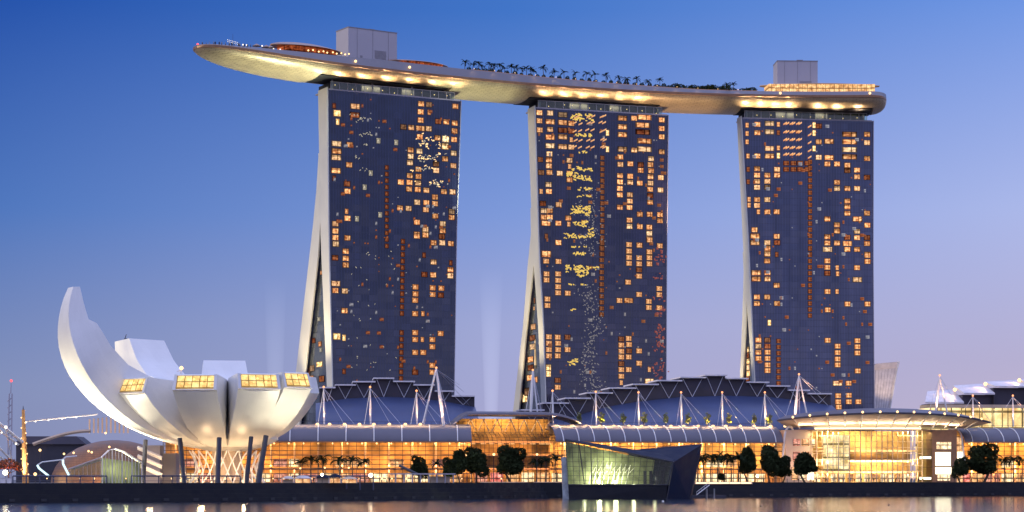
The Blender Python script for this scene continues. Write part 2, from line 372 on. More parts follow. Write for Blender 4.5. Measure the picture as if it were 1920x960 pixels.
def pane_list(pts, w=3.3, h=2.6):
    out = []
    for p in pts:
        k = 'lit'; ww, hh = w, h
        for fl in p[2:]:
            if fl == 'd': k = 'litdim'
            elif fl == 'b': k = 'litbright'; ww, hh = w*1.15, h*1.2
            elif fl == 's': ww = w*.55
            elif fl == 'L': ww = w*1.5
            elif fl == 'X': ww = w*2.3
            elif fl == 'w': k = 'litwhite'; ww = w*.6
            elif isinstance(fl, tuple): k, ww, hh = fl
        out.append((p[0], p[1], k, ww, hh))
    return out
def make_tower(key, label, TL, TR, left, right, front_out, rear_in, rear_out, apex, wins, atr, fmat, zroof=184.0, stuffn=None, rng=1):
    rnd = random.Random(rng)
    A = Vector(((TL[0]-960)/F*TL[2], TL[2])); B = Vector(((TR[0]-960)/F*TR[2], TR[2])); pl = VP(A, B)
    fl = [(pl.at(px, y).z, pl.tu(pl.at(px, y))) for y, px in left]; fl.sort()
    frr = [(pl.at(px, y).z, pl.tu(pl.at(px, y))) for y, px in right]; frr.sort()
    uL = lambda z: interp(z, fl); uR = lambda z: interp(z, frr)
    def bof(y, px, D0):
        z = CH+(HY-y)/F*D0; q = pl.pt(uL(z), z); k = (px-960)/F
        return z, (k*q.y-q.x)/(pl.n.x-k*pl.n.y)
    fo = sorted(bof(y, px, TL[2]+9) for y, px in front_out); ri = sorted(bof(y, px, TL[2]+25) for y, px in rear_in); ro = sorted(bof(y, px, TL[2]+30) for y, px in rear_out)
    tF = lambda z: interp(z, fo)
    za = CH+(HY-apex)/F*(TL[2]+10)
    rI = lambda z: max(tF(z)+.05, interp(z, ri)) if z < za else tF(z)+.05
    ztop_r = ro[-1][0]
    rO = lambda z: interp(z, ro) if z < ztop_r else max(tF(z)-.3, rI(z)+1)
    base = pl.pt(uL(GZ)+25, GZ, 15)
    root = thing('hotel_tower', label, 'tower', base)
    Z = [GZ, 20, 35, 50, 65, 80, 95, 110, 125, 140, 155, 170, zroof]
    bl = .55
    mb = MB(); mb.loft([[pl.pt(uL(z), z), pl.pt(uR(z), z), pl.pt(uR(z), z, tF(z)), pl.pt(uL(z), z, tF(z))] for z in Z])
    mb.build('glass_facade', fmat, root, uvp=pl)
    mb = MB(); mb.loft([[pl.pt(uL(z)-bl, z, -.25), pl.pt(uL(z)-.01, z, -.25), pl.pt(uL(z)-.01, z, tF(z)), pl.pt(uL(z)-bl, z, tF(z))] for z in Z[:-1]+[zroof+1.2]])
    mb.build('end_wall', M['white_wall'], root)
    mb = MB(); mb.loft([[pl.pt(uR(z)+.01, z, -.2), pl.pt(uR(z)+.35, z, -.2), pl.pt(uR(z)+.35, z, tF(z)), pl.pt(uR(z)+.01, z, tF(z))] for z in Z[:-1]+[zroof+.4]])
    mb.build('end_wall', M['grey'], root)
    Zr = [z for z in Z if z < ztop_r]+[ztop_r]
    mb = MB(); mb.loft([[pl.pt(uL(z)+.1, z, rI(z)+.2), pl.pt(uR(z)-2, z, rI(z)+.2), pl.pt(uR(z)-2, z, rO(z)), pl.pt(uL(z)+.1, z, rO(z))] for z in Zr])
    mb.build('rear_slab', fmat, root, uvp=pl)
    mb = MB(); mb.loft([[pl.pt(uL(z)-bl, z, rI(z)), pl.pt(uL(z)+.08, z, rI(z)), pl.pt(uL(z)+.08, z, rO(z)+.2), pl.pt(uL(z)-bl, z, rO(z)+.2)] for z in Zr])
    mb.build('rear_end_wall', M['white_wall'], root)
    # glazed atrium between the two leaning slabs
    Za = [z for z in Z if z < za-4]+[za-2]
    ep = VP(pl.pt(0,0).xy, pl.pt(0,0,10).xy)
    mb = MB(); mb.loft([[pl.pt(uL(z)+1.2, z, tF(z)), pl.pt(uL(z)+1.2, z, rI(z))] for z in Za], closed=False)
    mb.build('atrium_glass', M['atrium'], root, uvp=ep)
    # rooms with the light on
    items = []
    for px, py, k, w, h in wins:
        p = pl.at(px, py); t = pl.tu(p)
        if t-w/2 < uL(p.z)+.3 or t+w/2 > uR(p.z)-.3: w = min(w, 2*min(t-uL(p.z)-.2, uR(p.z)-.2-t))
        if w < .5: continue
        items.append((k, pl.pt(t, p.z, -.02), w, h, pl.ang))
    for px, py, k, w, h in atr:
        q = pl.at(px, py); z = CH+(HY-py)/F*(TL[2]+16); qq = pl.pt(uL(z)+1.1, z); kk = (px-960)/F
        b = (kk*qq.y-qq.x)/(pl.n.x-kk*pl.n.y); p = pl.pt(uL(z)+1.1, z, b)
        w = min(w, (rI(z)-tF(z))*.9)
        if w > .6: items.append((k, p, w, h, pl.ang-math.pi/2))
    items.sort(key=lambda i: -i[2]*i[3])
    for k, p, w, h, a in items[:100]:
        o = bpy.data.objects.new('lit_window', LM[k]); COL.objects.link(o); o.parent = root
        o.location = p-base; o.rotation_euler = (0,0,a); o.scale = (w,1,h)
    by = {}
    for k, p, w, h, a in items[100:]: by.setdefault(k, []).append((p, w, h, a))
    ks = list(by); mb = MB()
    for i, k in enumerate(ks):
        for p, w, h, a in by[k]:
            e = Vector((math.cos(a), math.sin(a), 0))*w/2; f_ = Vector((math.sin(a), -math.cos(a), 0))*.07; up = Vector((0,0,h/2))
            mb.add([p-e-up+f_, p+e-up+f_, p+e+up+f_, p-e+up+f_], [(0,1,2,3)], [(0,0),(1,0),(1,1),(0,1)], mi=i)
    if stuffn: stuffn(mb, pl, uL, uR, ks, rnd)
    for k in ('litdim', 'litglint'):
        if k not in ks: ks.append(k)
    for _ in range(150):      # faint rooms: curtains drawn, a bedside lamp; some painted glints
        z = rnd.uniform(45, 180); t = uL(z)+1+(uR(z)-uL(z)-3)*rnd.random(); z = round(z/3.15)*3.15+1.6; t = round(t/1.37)*1.37+.7
        w, h = rnd.choice(((1.0, 1.6), (.8, .7), (.6, .5), (2.0, 1.5))); p = pl.pt(t, min(z, zroof-2), -.1); e = pl.u3*w/2; up = Vector((0,0,h/2))
        mb.add([p-e-up, p+e-up, p+e+up, p-e+up], [(0,1,2,3)], [(.2,.2),(.5,.2),(.5,.8),(.2,.8)], mi=ks.index(rnd.choice(('litdim', 'litdim', 'litglint'))))
    if mb.v:
        o = mb.build('small_windows_and_glints', [M[k] for k in ks], root, fix=False); tag(o, kind='stuff')
    # roof: glazed lobby, columns, black box painted in as shade under the deck
    u0, u1 = uL(zroof), uR(zroof); zl = zroof+3.9
    mb = MB(); mb.box(pl.pt((u0+u1)/2, zroof+.3, tF(zroof)/2+3), (u1-u0-1, tF(zroof)+6, .6), pl.ang); mb.build('roof_slab', M['grey'], root)
    mb = MB(); mb.hexa([pl.pt(u0+3, zroof+.62, 5), pl.pt(u1-3, zroof+.62, 5), pl.pt(u1-3, zroof+.62, 19), pl.pt(u0+3, zroof+.62, 19)]+
                       [pl.pt(u0+3, 188.6, 5), pl.pt(u1-3, 188.6, 5), pl.pt(u1-3, 188.6, 19), pl.pt(u0+3, 188.6, 19)]); mb.build('roof_shade_box', M['dark'], root)
    for i in range(2):
        c0 = u0+(u1-u0)*(.34+.28*i); w = 9-3*i; mb = MB()
        mb.box(pl.pt(c0, zroof+2.5, 4.2), (w, 1.2, 3.7), pl.ang); mb.build('lift_lobby', M['grey'], root)
    mb = MB(); mb.box(pl.pt((u0+u1)/2-.8, zroof+2.2, .8), (u1-u0-4.5, .12, 3.2), pl.ang); mb.build('lobby_glazing', M['lobbyglass'], root)
    mb = MB(); n = 15
    for i in range(n+1):
        mb.box(pl.pt(u0+1.6+(u1-u0-4.6)*i/n, zroof+2.2, .62), (.16, .2, 3.3), pl.ang)
    mb.box(pl.pt((u0+u1)/2-.8, zl, .62), (u1-u0-4.4, .25, .22), pl.ang); mb.build('lobby_frame', M['steel'], root)
    for i in range(4):
        mb = MB(); mb.tube(pl.pt(u0+3+(u1-u0-7)*i/3, zroof+.5, 2.4), pl.pt(u0+3+(u1-u0-7)*i/3, 189.2, 2.4), .45); mb.build('column', M['grey'], root)
    lamp('lobby_light', 'AREA', pl.pt((u0+u1)/2, zroof+3.4, 2.4), 900, (1,.80,.55), pl.pt((u0+u1)/2, zroof+1, 5), u1-u0-8, 1)
    for i in range(9):
        mb = MB(); q = pl.pt(u0+4+(u1-u0-9)*(i+rnd.random()*.7)/8.5, zroof+1.2+rnd.random()*1.6, 1.8); mb.ball(q, .22, 8, 5); mb.build('lobby_lamp', M['warm'], root)
    return root, pl, uL, uR
M['atrium'] = facade('atrium_glazing', 3.4, 3.4, (.02,.025,.03), (.09,.10,.11), 1.7, .6)
M['lobbyglass'] = clear_glass('lobby_glass', (.80,.88,.80), .07)
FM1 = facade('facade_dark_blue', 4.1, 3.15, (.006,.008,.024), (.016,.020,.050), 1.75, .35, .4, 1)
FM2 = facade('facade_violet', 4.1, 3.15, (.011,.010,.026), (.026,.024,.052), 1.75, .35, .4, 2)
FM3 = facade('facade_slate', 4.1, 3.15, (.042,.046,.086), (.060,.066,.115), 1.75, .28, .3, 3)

W1 = zc([(268,212,'s','d'),(285,255,'b'),(288,305,'b','s'),(390,215,'L'),(388,265,'d','L'),(282,432,'L'),(358,438),(282,475,'L'),(280,512,'L'),(355,555),(278,588,'L'),(268,632,'s','d'),(343,665,'d'),(345,708),(340,825,'s'),(345,865),(400,868,'w'),(275,897),(275,937),(525,415,'w'),(628,425,'w'),(480,603,'w'),(445,685,'w'),(535,845,'w'),
 (773,200),(818,205,'d'),(972,215),(770,247),(820,250,'s'),(770,295),(872,303,'d'),(918,305),(968,312),(670,335,'d'),(715,338),(768,343,'L'),(817,345),(967,358),(765,392),(868,398),(915,405,'b'),(964,408),(912,447,'b'),(712,468),(763,475),(962,487),(712,505),(912,520),(708,542),(860,550,'d'),(960,560),(757,580),(860,587),(707,617),(757,622),(655,655),(705,657),(755,660),(703,695),(753,698),(803,702),(905,710),(955,712),(853,742),(750,772),(803,775),(853,780),(650,805),(700,808),(800,815),(950,825,'d'),(855,852),(950,860),(748,888),(898,897),(798,928),(898,935),(748,958),(798,962)], 540, 130, 3.097)
W1 += zc([(275,10),(275,48),(277,85),(345,50),(335,127),(335,168),(335,207),(273,165,'d'),(277,315,'L'),(275,355),(330,358),(328,472),(283,622,'b'),(325,630,'b','s'),(325,825,'d','s'),
 (748,38),(797,35),(797,5),(898,8),(893,42,'d'),(845,78),(895,78),(945,83),(790,150,'d','s'),(845,190),(945,195,'d','s'),(943,235),(942,270),(843,265),(792,262,'d'),(740,335),(840,340),(890,342),(740,375),(840,378),(887,382,'d'),(738,412),(738,490),(783,490,'s'),(738,600),(886,605),(738,640),(780,640,'s'),(838,640),(838,682),(738,715),(785,715),(838,790),(838,830),(738,830,'d')], 540, 430, 3.097)
W1 += [(540+573/3.097, 130+y/3.097, ('litdim', 2.0, 2.2)) for y in range(570, 1040, 38)]+[(540+(668-y*.014)/3.097, 430+y/3.097, ('litdim', 2.2, 2.4)) for y in list(range(70, 510, 38))+list(range(600, 870, 38))]
GL1 = [(540+x/3.097, 130+y/3.097, w, h) for x, y, w, h in ((825,412,9,4),(806,436,7,4),(800,510,8,3),(842,517,5,2.5),(872,502,4,2),(820,572,6,2.6),(826,655,10,2.4),(852,670,6,2),(765,580,5,2),(780,520,4,2))]
def glints1(mb, pl, ks, rnd):  # reflections on the first tower's glass, painted as small glowing panes
    for k in ('litwhite', 'litbright'):
        if k not in ks: ks.append(k)
    pts = []
    for px, py, w, h in GL1:
        for _ in range(int(w*h*.5)+1): pts.append((px+rnd.gauss(0, w*1.5), py+rnd.gauss(0, h*1.3), rnd.uniform(.4, 1.2), rnd.uniform(.3, .7), rnd.choice(('litwhite', 'litbright'))))
    for x, y in ((395,265),(440,280),(470,290),(420,300),(470,375),(430,380),(500,378),(455,437),(400,510),(440,582)):
        for _ in range(4): pts.append((540+(x+rnd.gauss(0,14))/3.097, 130+(y+rnd.gauss(0,5))/3.097, rnd.uniform(.4,.8), .4, 'litwhite'))
    for _ in range(36):
        pts.append((540+rnd.gauss(rnd.choice((395, 480, 600)), 22)/3.097, 430+rnd.uniform(100, 900)/3.097, rnd.uniform(.3,.7), rnd.uniform(.3,.5), 'litwhite'))
    for px, py, w, h, k in pts:
        p = pl.at(px, py); e = pl.u3*w/2; f_ = -pl.n3*.12; up = Vector((0,0,h/2)); s_ = Vector((0,0,rnd.uniform(-.3,.3)))
        mb.add([p-e-up+f_-s_, p+e-up+f_+s_, p+e+up+f_+s_, p-e+up+f_-s_], [(0,1,2,3)], [(.2,.2),(.5,.2),(.5,.8),(.2,.8)], mi=ks.index(k))
A1 = [(540+x/3.097, 430+y/3.097, k, w, h) for x, y, k, w, h in ((185,100,'lit',2,2),(193,255,'lit',2,2),(180,520,'litwhite',4,2),(150,640,'litdim',4,2.5),(185,665,'lit',4,2.5),(182,782,'litbright',8,2.6),(140,800,'litdim',6,3),(130,860,'lit',9,3),(195,868,'litdim',7,3),(190,700,'litwhite',3,2),(120,820,'litdim',3,5))]
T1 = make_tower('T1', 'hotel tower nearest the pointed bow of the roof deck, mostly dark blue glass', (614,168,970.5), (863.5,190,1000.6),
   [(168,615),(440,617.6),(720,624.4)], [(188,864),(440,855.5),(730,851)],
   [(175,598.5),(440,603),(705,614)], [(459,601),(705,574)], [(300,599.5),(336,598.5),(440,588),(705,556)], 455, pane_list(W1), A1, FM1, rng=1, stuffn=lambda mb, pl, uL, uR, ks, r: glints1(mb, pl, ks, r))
W2 = zc([(190,128),(190,175),(192,228),(252,130),(252,180,'L'),(252,225),(252,270,'L'),(252,320,'L'),(325,140,'L','d'),(325,185,'L'),(325,230,'d','L'),(325,268,'L'),(325,325,'L'),(375,190),(375,235,'d'),(375,285,'s'),(375,328),(672,160,'L'),(672,210,'L'),(672,255,'L'),(672,340,'L'),(740,160),(800,155,'X'),(790,200,'X'),(790,240,'X','d'),(800,293,'X'),(800,340,'X'),(740,345),(900,170),(900,220),(900,268),(900,355),(585,245,'b','s'),(585,340,'b','s'),
 (248,367),(245,402),(245,437),(195,400,'d'),(248,475),(200,475,'d'),(308,480),(365,405),(365,440,'s'),(365,480),(365,518),(243,545),(200,585,'s'),(245,585),(210,655,'d'),(302,662),(215,697),(250,697),(215,735),(250,735),(228,770,'L'),(300,770),(230,845,'d','s'),(300,882),(230,945,'L'),(358,740),(360,775,'s'),
 (660,385),(660,428),(718,425),(778,430,'d'),(838,395),(835,430),(778,463),(838,465),(658,493),(717,497),(835,500),(895,505),(658,530),(717,532),(773,537),(835,537),(657,568),(833,573),(893,577),(657,605),(715,605),(715,642),(833,610,'d'),(833,648),(657,677),(713,678),(773,718),(830,718),(890,720),(890,755),(713,752),(713,788),(773,790),(828,793),(828,828),(828,862),(710,895),(770,897),(888,900),(710,935),(828,938)], 950, 170, 3.097)
W2 += zc([(282,15),(215,80,'L'),(215,115),(282,117),(217,185),(280,185),(217,218),(280,220),(280,255),(280,288),(333,290),(222,322),(222,357),(230,528),(278,530),(332,530,'d'),(230,563),(280,563),(230,598),(280,598),(332,598),(230,632),(278,632),(228,695,'b'),(228,730,'b'),(278,803),(278,765,'d'),
 (667,25),(725,30),(780,0),(835,32),(667,60),(778,65),(667,95),(722,97),(778,97),(667,127),(722,130),(778,130),(722,163,'d'),(722,197),(662,230),(722,297),(615,330),(665,330,'L'),(775,335),(775,368),(832,265),(832,298),(832,370),(625,540,'d'),(665,537),(625,573),(667,570),(625,607),(667,605,'d'),(722,605),(625,638),(665,638),(722,672),(625,675,'d'),(665,707),(625,707),(625,743),(625,778,'s'),(778,707,'s'),(778,770,'L')], 950, 450, 2.909)
YEL2 = [(950+x/3.097, 170+y/3.097, ('glintyellow', w/11.4, h/11.4)) for x, y, w, h in ((410,150,70,42),(460,168,80,18),(470,140,50,12),(445,258,100,16),(440,355,60,12),(410,452,60,25),(470,458,60,18),(380,485,70,30),(440,510,110,35),(455,570,80,16),(440,612,90,10),(430,690,110,45),(400,700,60,30),(460,712,50,24),(425,775,70,30),(450,765,50,14),(490,820,36,44),(470,845,60,20),(360,845,60,32),(410,850,50,26),(430,905,100,8),(420,945,90,14))]
YEL2 += [(950+x/2.909, 450+y/2.909, ('glintyellow', w/10.7, h/10.7)) for x, y, w, h in ((395,75,70,14),(405,155,80,40),(410,185,70,35),(335,155,30,40),(360,243,40,8),(420,243,30,8),(365,380,25,8),(352,668,40,30),(375,658,26,20),(470,155,60,16))]
W2 += [(950+555/3.097, 170+y/3.097, ('litdim', 2.4, 2.2)) for y in range(390, 960, 33)]+[(950+518/2.909, 450+y/2.909, ('litdim', 2.6, 2.3)) for y in range(10, 415, 33)]
PK2 = [(950+(838+dx)/2.909, 450+y/2.909, ('litpink', 2.4, 2.2)) for y in (70,95,120,200,320,375,405,470,500,530,548,565,590,670,690,715,745) for dx in (-16, 8)]
A2 = [(950+x/2.909, 450+y/2.909, k, w, h) for x, y, k, w, h in ((152,330,'litdim',2,3),(150,372,'lit',2,2),(145,470,'lit',8,3),(140,578,'lit',9,3),(130,645,'lit',9,3),(155,600,'litbright',1.5,18),(125,745,'lit',9,3),(100,855,'litbright',8,4),(110,820,'litdim',8,4),(155,760,'lit',8,3),(140,530,'litdim',9,3),(130,690,'litdim',9,3))]
def dashes2(mb, pl, uL, uR, ks, rnd):  # lit dashes, plus reflections painted as glowing yellow and grey flecks
    for k in ('lit', 'litglint', 'glintyellow', 'litpink'):
        if k not in ks: ks.append(k)
    def dash(px, py, w, h, k, sl=0):
        p = pl.at(px, py); e = pl.u3*w/2; f_ = -pl.n3*.12; up = Vector((0,0,h/2)); s_ = Vector((0,0,sl))
        mb.add([p-e-up+f_-s_, p+e-up+f_+s_, p+e+up+f_+s_, p-e+up+f_-s_], [(0,1,2,3)], [(0.2,.2),(.5,.2),(.5,.8),(.2,.8)], mi=ks.index(k))
    if pl.ang > .2:
        for y in (150,188,232,285,325):
            for x in (395,425,470,500,550,565): dash(950+(x+rnd.uniform(-6,6))/3.097, 170+(y+rnd.uniform(-5,5))/3.097, 2.0, .7, 'lit', .5)
        for _ in range(300):
            y = rnd.uniform(240, 850); c = 445+20*math.sin(y/60); dash(950+(c+rnd.gauss(15,28))/2.909, 450+y/2.909, rnd.uniform(.3,.9), rnd.uniform(.25,.6), 'litglint', rnd.uniform(-.3,.3))
        for _ in range(130):
            dash(950+rnd.gauss(500,35)/3.097, 170+rnd.uniform(560,960)/3.097, rnd.uniform(.3,.8), rnd.uniform(.25,.6), 'litglint')
        for px, py, (k, w, h) in YEL2:
            for _ in range(int(w*h*.9)+2): dash(px+rnd.uniform(-.5,.5)*w*3.6, py+rnd.uniform(-.5,.5)*h*3.4, rnd.uniform(.5,1.5), rnd.uniform(.35,.85), 'glintyellow', rnd.uniform(-.25,.25))
        for px, py, (k, w, h) in PK2:
            for _ in range(3): dash(px+rnd.gauss(0,4.2), py+rnd.gauss(0,3.5), rnd.uniform(.5,1.4), rnd.uniform(.4,1.2), 'litpink', rnd.uniform(-.2,.2))
    else:
        for y in (165,215,262,310,350):
            for x in (358,372,396,408,434,448,505): dash(1360+x/3.2, 180+(y+(18 if x == 505 else 0))/3.2, 1.8, .75, 'lit', .55)
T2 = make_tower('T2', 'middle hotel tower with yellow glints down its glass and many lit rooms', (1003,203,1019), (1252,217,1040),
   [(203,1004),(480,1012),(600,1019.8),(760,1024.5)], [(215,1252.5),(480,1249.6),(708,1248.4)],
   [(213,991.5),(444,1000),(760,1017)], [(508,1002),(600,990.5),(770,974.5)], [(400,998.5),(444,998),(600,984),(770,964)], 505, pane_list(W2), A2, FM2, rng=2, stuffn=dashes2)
W3 = zc([(130,175,'s'),(192,170),(192,220),(265,165,'L'),(265,215,'L'),(265,315,'L'),(265,360,'L'),(318,170,'s'),(318,220,'d','s'),(318,312,'s'),(318,358,'b','s'),(130,225,'s'),(130,275,'s'),(135,360,'s'),(192,360),(532,175,'b','s'),(532,222,'b','s'),(532,315,'b','s'),(560,180,'d'),(560,275),(622,272,'L'),(560,368),(622,370,'L'),(745,230,'X'),(745,275,'X'),(745,322,'X'),(745,365,'X'),(850,230),(850,280),(850,375),
 (612,408),(670,408),(732,415),(732,447,'d'),(790,445),(790,485),(850,488,'d'),(190,437),(190,475),(190,512),(190,548),(310,440),(310,475),(252,475),(252,512),(252,548,'d'),(137,440,'d','s'),(137,515,'d','s'),(670,518),(670,555),(732,555),(790,555),(190,622),(252,622),(142,620,'s'),(190,657),(142,655,'s'),(252,695),(308,695),(198,695,'s'),(732,630),(732,665),(732,703),(850,703),(612,738),(792,738,'L'),(670,773),(670,810),(852,775),(790,812),(175,803),(178,840,'L'),(178,880,'L'),(308,842),(310,880,'d'),(252,880),(252,918),(252,948),(612,845),(612,882),(612,920),(670,882),(732,848,'d'),(732,885,'L'),(732,920),(790,850),(790,920),(850,850,'d'),(850,885),(852,950)], 1360, 180, 3.2)
W3 += zc([(230,15),(228,50),(228,85),(280,50,'d','s'),(168,150,'L'),(230,150),(168,183,'L'),(230,183),(280,218),(172,282),(228,282),(172,317),(282,317),(180,517),(230,517,'d'),(180,550),(230,550,'d'),(180,583),(230,583),(180,617),(230,617),(230,652),(230,683),
 (558,22,'L'),(665,22),(718,22),(775,55),(775,88),(556,85),(556,120),(610,122,'s'),(718,122),(556,152,'d'),(612,155,'s'),(720,187,'L'),(557,252),(609,252,'s'),(666,320),(775,320),(558,352),(558,518),(612,550),(612,585),(612,620),(612,652),(720,520),(720,553),(720,587),(722,685),(612,752,'L'),(672,752),(615,820),(673,818),(615,853),(673,853),(725,853),(618,882),(240,422,'b','s')], 1360, 460, 2.909)
W3 += [(1360+508/3.2, 180+y/3.2, ('litdim', 2.3, 2.4)) for y in range(395, 960, 37)]+[(1360+461/2.909, 460+y/2.909, ('litdim', 2.2, 2.3)) for y in range(20, 410, 33)]+[(1360+290/2.909, 460+y/2.909, ('litdim', 2.3, 2.3)) for y in range(522, 760, 33)]
W3 += [(1360+x/3.2, 180+y/3.2, ('litdim', 3.2, 2.4)) for y in (403, 440) for x in (365, 408, 448, 492)]
A3 = [(1360+x/2.909, 460+y/2.909, k, w, h) for x, y, k, w, h in ((122,568,'litbright',4,3),(124,632,'litbright',6,3),(124,665,'lit',6,3),(125,698,'litbright',7,3),(123,600,'litdim',5,3),(122,725,'litdim',7,3))]
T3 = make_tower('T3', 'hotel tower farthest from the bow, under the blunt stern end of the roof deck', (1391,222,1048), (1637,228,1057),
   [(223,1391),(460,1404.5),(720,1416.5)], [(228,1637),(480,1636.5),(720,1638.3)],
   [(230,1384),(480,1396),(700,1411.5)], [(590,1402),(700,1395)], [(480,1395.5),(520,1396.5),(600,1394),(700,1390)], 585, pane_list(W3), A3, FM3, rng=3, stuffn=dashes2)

# ================================================================== the boat-shaped roof deck
RIM = [(435,97),(542,103),(649,121),(700,127),(756,132),(860,147),(1000,157),(1175,167),(1408,175),(1643,180)]
ZK = 194.0
rx, ry = [], []
for px, y in RIM[1:]:
    D = F*(ZK-CH)/(HY-y); rx.append((px-960)/F*D); ry.append(D)
pc = np.polyfit(rx, ry, 2)
HWID = 17.0
XS = np.linspace(-150, 200, 1400); rim_c = [Vector((x, float(np.polyval(pc, x)))) for x in XS]
cen = []
for i in range(len(rim_c)):
    a = rim_c[max(0, i-1)]; b = rim_c[min(len(rim_c)-1, i+1)]; t = (b-a).normalized(); cen.append((rim_c[i]+Vector((-t.y, t.x))*HWID, t))
def px_of(v): return 960+F*v.x/v.y
i0 = min(range(len(cen)), key=lambda i: abs(px_of(cen[i][0])-369)); i1 = min(range(len(cen)), key=lambda i: abs(px_of(cen[i][0])-1661))
cen = cen[i0:i1+1]; rim_c = rim_c[i0:i1+1]; NS = len(cen)
arc = [0]
for i in range(1, NS): arc.append(arc[-1]+(cen[i][0]-cen[i-1][0]).length)
LT = arc[-1]
def halfw(s):
    w = HWID
    if s < 62: w *= max(0, 1-(1-s/62)**2.5)**.42
    if s > LT-11: w *= max(0, 1-((s-LT+11)/11)**2.6)**.4
    return max(w, .15)
HB = [(0,.5),(15,1.2),(50,3.1),(90,4.3),(150,4.1),(200,3.2),(260,2.0),(LT,2.2)]
def zk(s): return ZK+(2.6*(1-s/70)**2 if s < 70 else 0)
def zones(s):
    p = px_of(rim_c[min(range(NS), key=lambda i: abs(arc[i]-s))]); return p
def frame(s):
    i = min(NS-2, max(0, int(np.searchsorted(arc, s))-1)); f_ = (s-arc[i])/(arc[i+1]-arc[i]); c = cen[i][0].lerp(cen[i+1][0], f_); t = cen[i][1]
    return c, t, Vector((-t.y, t.x))
def deck_pt(s, l, z): c, t, n = frame(s); q = c+n*l; return Vector((q.x, q.y, z))
ss = [0, .4, 1.2, 2.5, 4, 6, 9, 12, 16, 20, 26, 32, 40, 50, 60]+list(np.arange(66, LT-12, 5))+[LT-x for x in (11, 9, 7, 5, 3.5, 2.2, 1.2, .5, .15, 0)]
zb = []
for a, b in ((613, 856), (1003, 1246), (1396, 1641)):
    sa = arc[min(range(NS), key=lambda i: abs(px_of(rim_c[i])-a))]; sb = arc[min(range(NS), key=lambda i: abs(px_of(rim_c[i])-b))]; zb.append((sa, sb)); ss += [sa-.02, sa+.02, sb-.02, sb+.02]
ss = sorted(s for s in ss if 0 <= s <= LT)
ZCL = lambda s: 189.7 if s < zb[0][1]+1 else 188.9
inz = lambda s: any(a < s < b for a, b in zb)
rings, uvs = [], []; NJ = 18
for s in ss:
    w = halfw(s); h = 6.4*(w/HWID)**.85; ring, uv = [], []
    for j in range(NJ+1):
        a = math.pi*j/NJ; z = zk(s)-h*math.sin(a)**.9
        l_w = -w*math.cos(a)
        if inz(s): z = max(z, ZCL(s))
        ring.append(deck_pt(s, l_w, z)); uv.append((s, a*w*.75))
    rings.append(ring); uvs.append(uv)
sp_root = thing('roof_deck', 'long boat shaped roof deck spanning the tops of all three towers', 'roof deck', deck_pt(LT/2, 0, 190))
mb = MB(); mb.loft(rings, closed=False, uvs=uvs); mb.build('hull', M['hull'], sp_root, smooth=True)
# parapet with a bronze edge, and the deck floor
def band(z0, z1, l0, l1, nm, mat, both=True, sub=None):
    mb = MB()
    for sd in ((-1, 1) if both else (-1,)):
        o_, i_ = [], []
        for s in ss:
            w = halfw(s); h = interp(s, HB); wi = max(.05, w+l1) if w > 1 else w*.6
            o_.append(deck_pt(s, sd*(w+l0 if w > 1 else w), zk(s)+z0*(h if z0 > 0 else 1))); i_.append(deck_pt(s, sd*wi, zk(s)+(h*z1 if z1 > 0 else z1)))
        mb.loft([o_, i_], closed=False)
    return mb.build(nm, mat, sp_root, smooth=True)
band(.06, 1.0, .02, -1.3, 'parapet', M['parapet'])
mb = MB()
for sd in (-1, 1):
    mb.loft([[deck_pt(s, sd*(halfw(s)+d), zk(s)+z) for s in ss] for d, z in ((-.3,-1.15),(.28,-.9),(.42,.1),(.03,.28))], closed=False)
mb.build('edge_trim', M['bronze'], sp_root, smooth=True)
mb = MB(); mb.loft([[deck_pt(s, -max(.04, halfw(s)-1.4), zk(s)+max(.1, interp(s, HB)-.95)) for s in ss], [deck_pt(s, max(.04, halfw(s)-1.4), zk(s)+max(.1, interp(s, HB)-.95)) for s in ss]], closed=False)
mb.build('deck_floor', M['paving'], sp_root)
for a, b in zb:
    n = 14; mb = MB()
    mb.loft([[deck_pt(a+.5+(b-a-1)*k/n, l, z) for l, z in ((-HWID+7, ZCL(b)-.02), (HWID-7, ZCL(b)-.02), (HWID-7, ZCL(b)-.5), (-HWID+7, ZCL(b)-.5))] for k in range(n+1)])
    mb.build('shade_soffit', M['dark'], sp_root)  # black panel put in for the shade beneath the hull
def deckz(s): return zk(s)+interp(s, HB)-.95
def s_at(px, l=-13):
    return min(np.arange(1, LT-1, .5), key=lambda s: abs(px_of(deck_pt(s, l, 0))-px))
# plant rooms
for a, b, y, l in ((653,745,57,2), (1459,1532,115,0)):
    s0, s1 = s_at(a, l-6), s_at(b, l-6); q = deck_pt((s0+s1)/2, l-6, 0); zt = CH+(HY-y)/F*q.y; zb0 = deckz(s0)-.3
    mb = MB(); c, t, n = frame((s0+s1)/2); ang = math.atan2(t.y, t.x)
    mb.box(deck_pt((s0+s1)/2, l, (zt+zb0)/2), (s1-s0, 12, zt-zb0), ang)
    r = mb.build('plant_room', M['grey'], sp_root)
    mb = MB(); mb.box(deck_pt((s0+s1)/2, l, zt+.2), (s1-s0+.3, 12.3, .36), ang); mb.box(deck_pt((s0+s1)/2+2, l, zt+1), (3, 3, 1.3), ang); mb.build('coping', M['parapet'], r)
    mb = MB(); u3 = Vector((t.x, t.y, 0)); f3 = Vector((t.y, -t.x, 0)); c3 = deck_pt((s0+s1)/2, l-6.06, 0)
    for k in range(9): mb.box(c3+u3*4+Vector((0,0,zb0+4+.5*k)), (6, .12, .22), ang)
    mb.box(c3-u3*6+Vector((0,0,zb0+3)), (1.2, .1, 4), ang)
    for q_ in (-.32, 0, .32): mb.box(c3+u3*q_*(s1-s0)+Vector((0,0,(zt+zb0)/2)), (.12, .08, zt-zb0), ang)
    mb.build('louvre', M['parapet'], r)
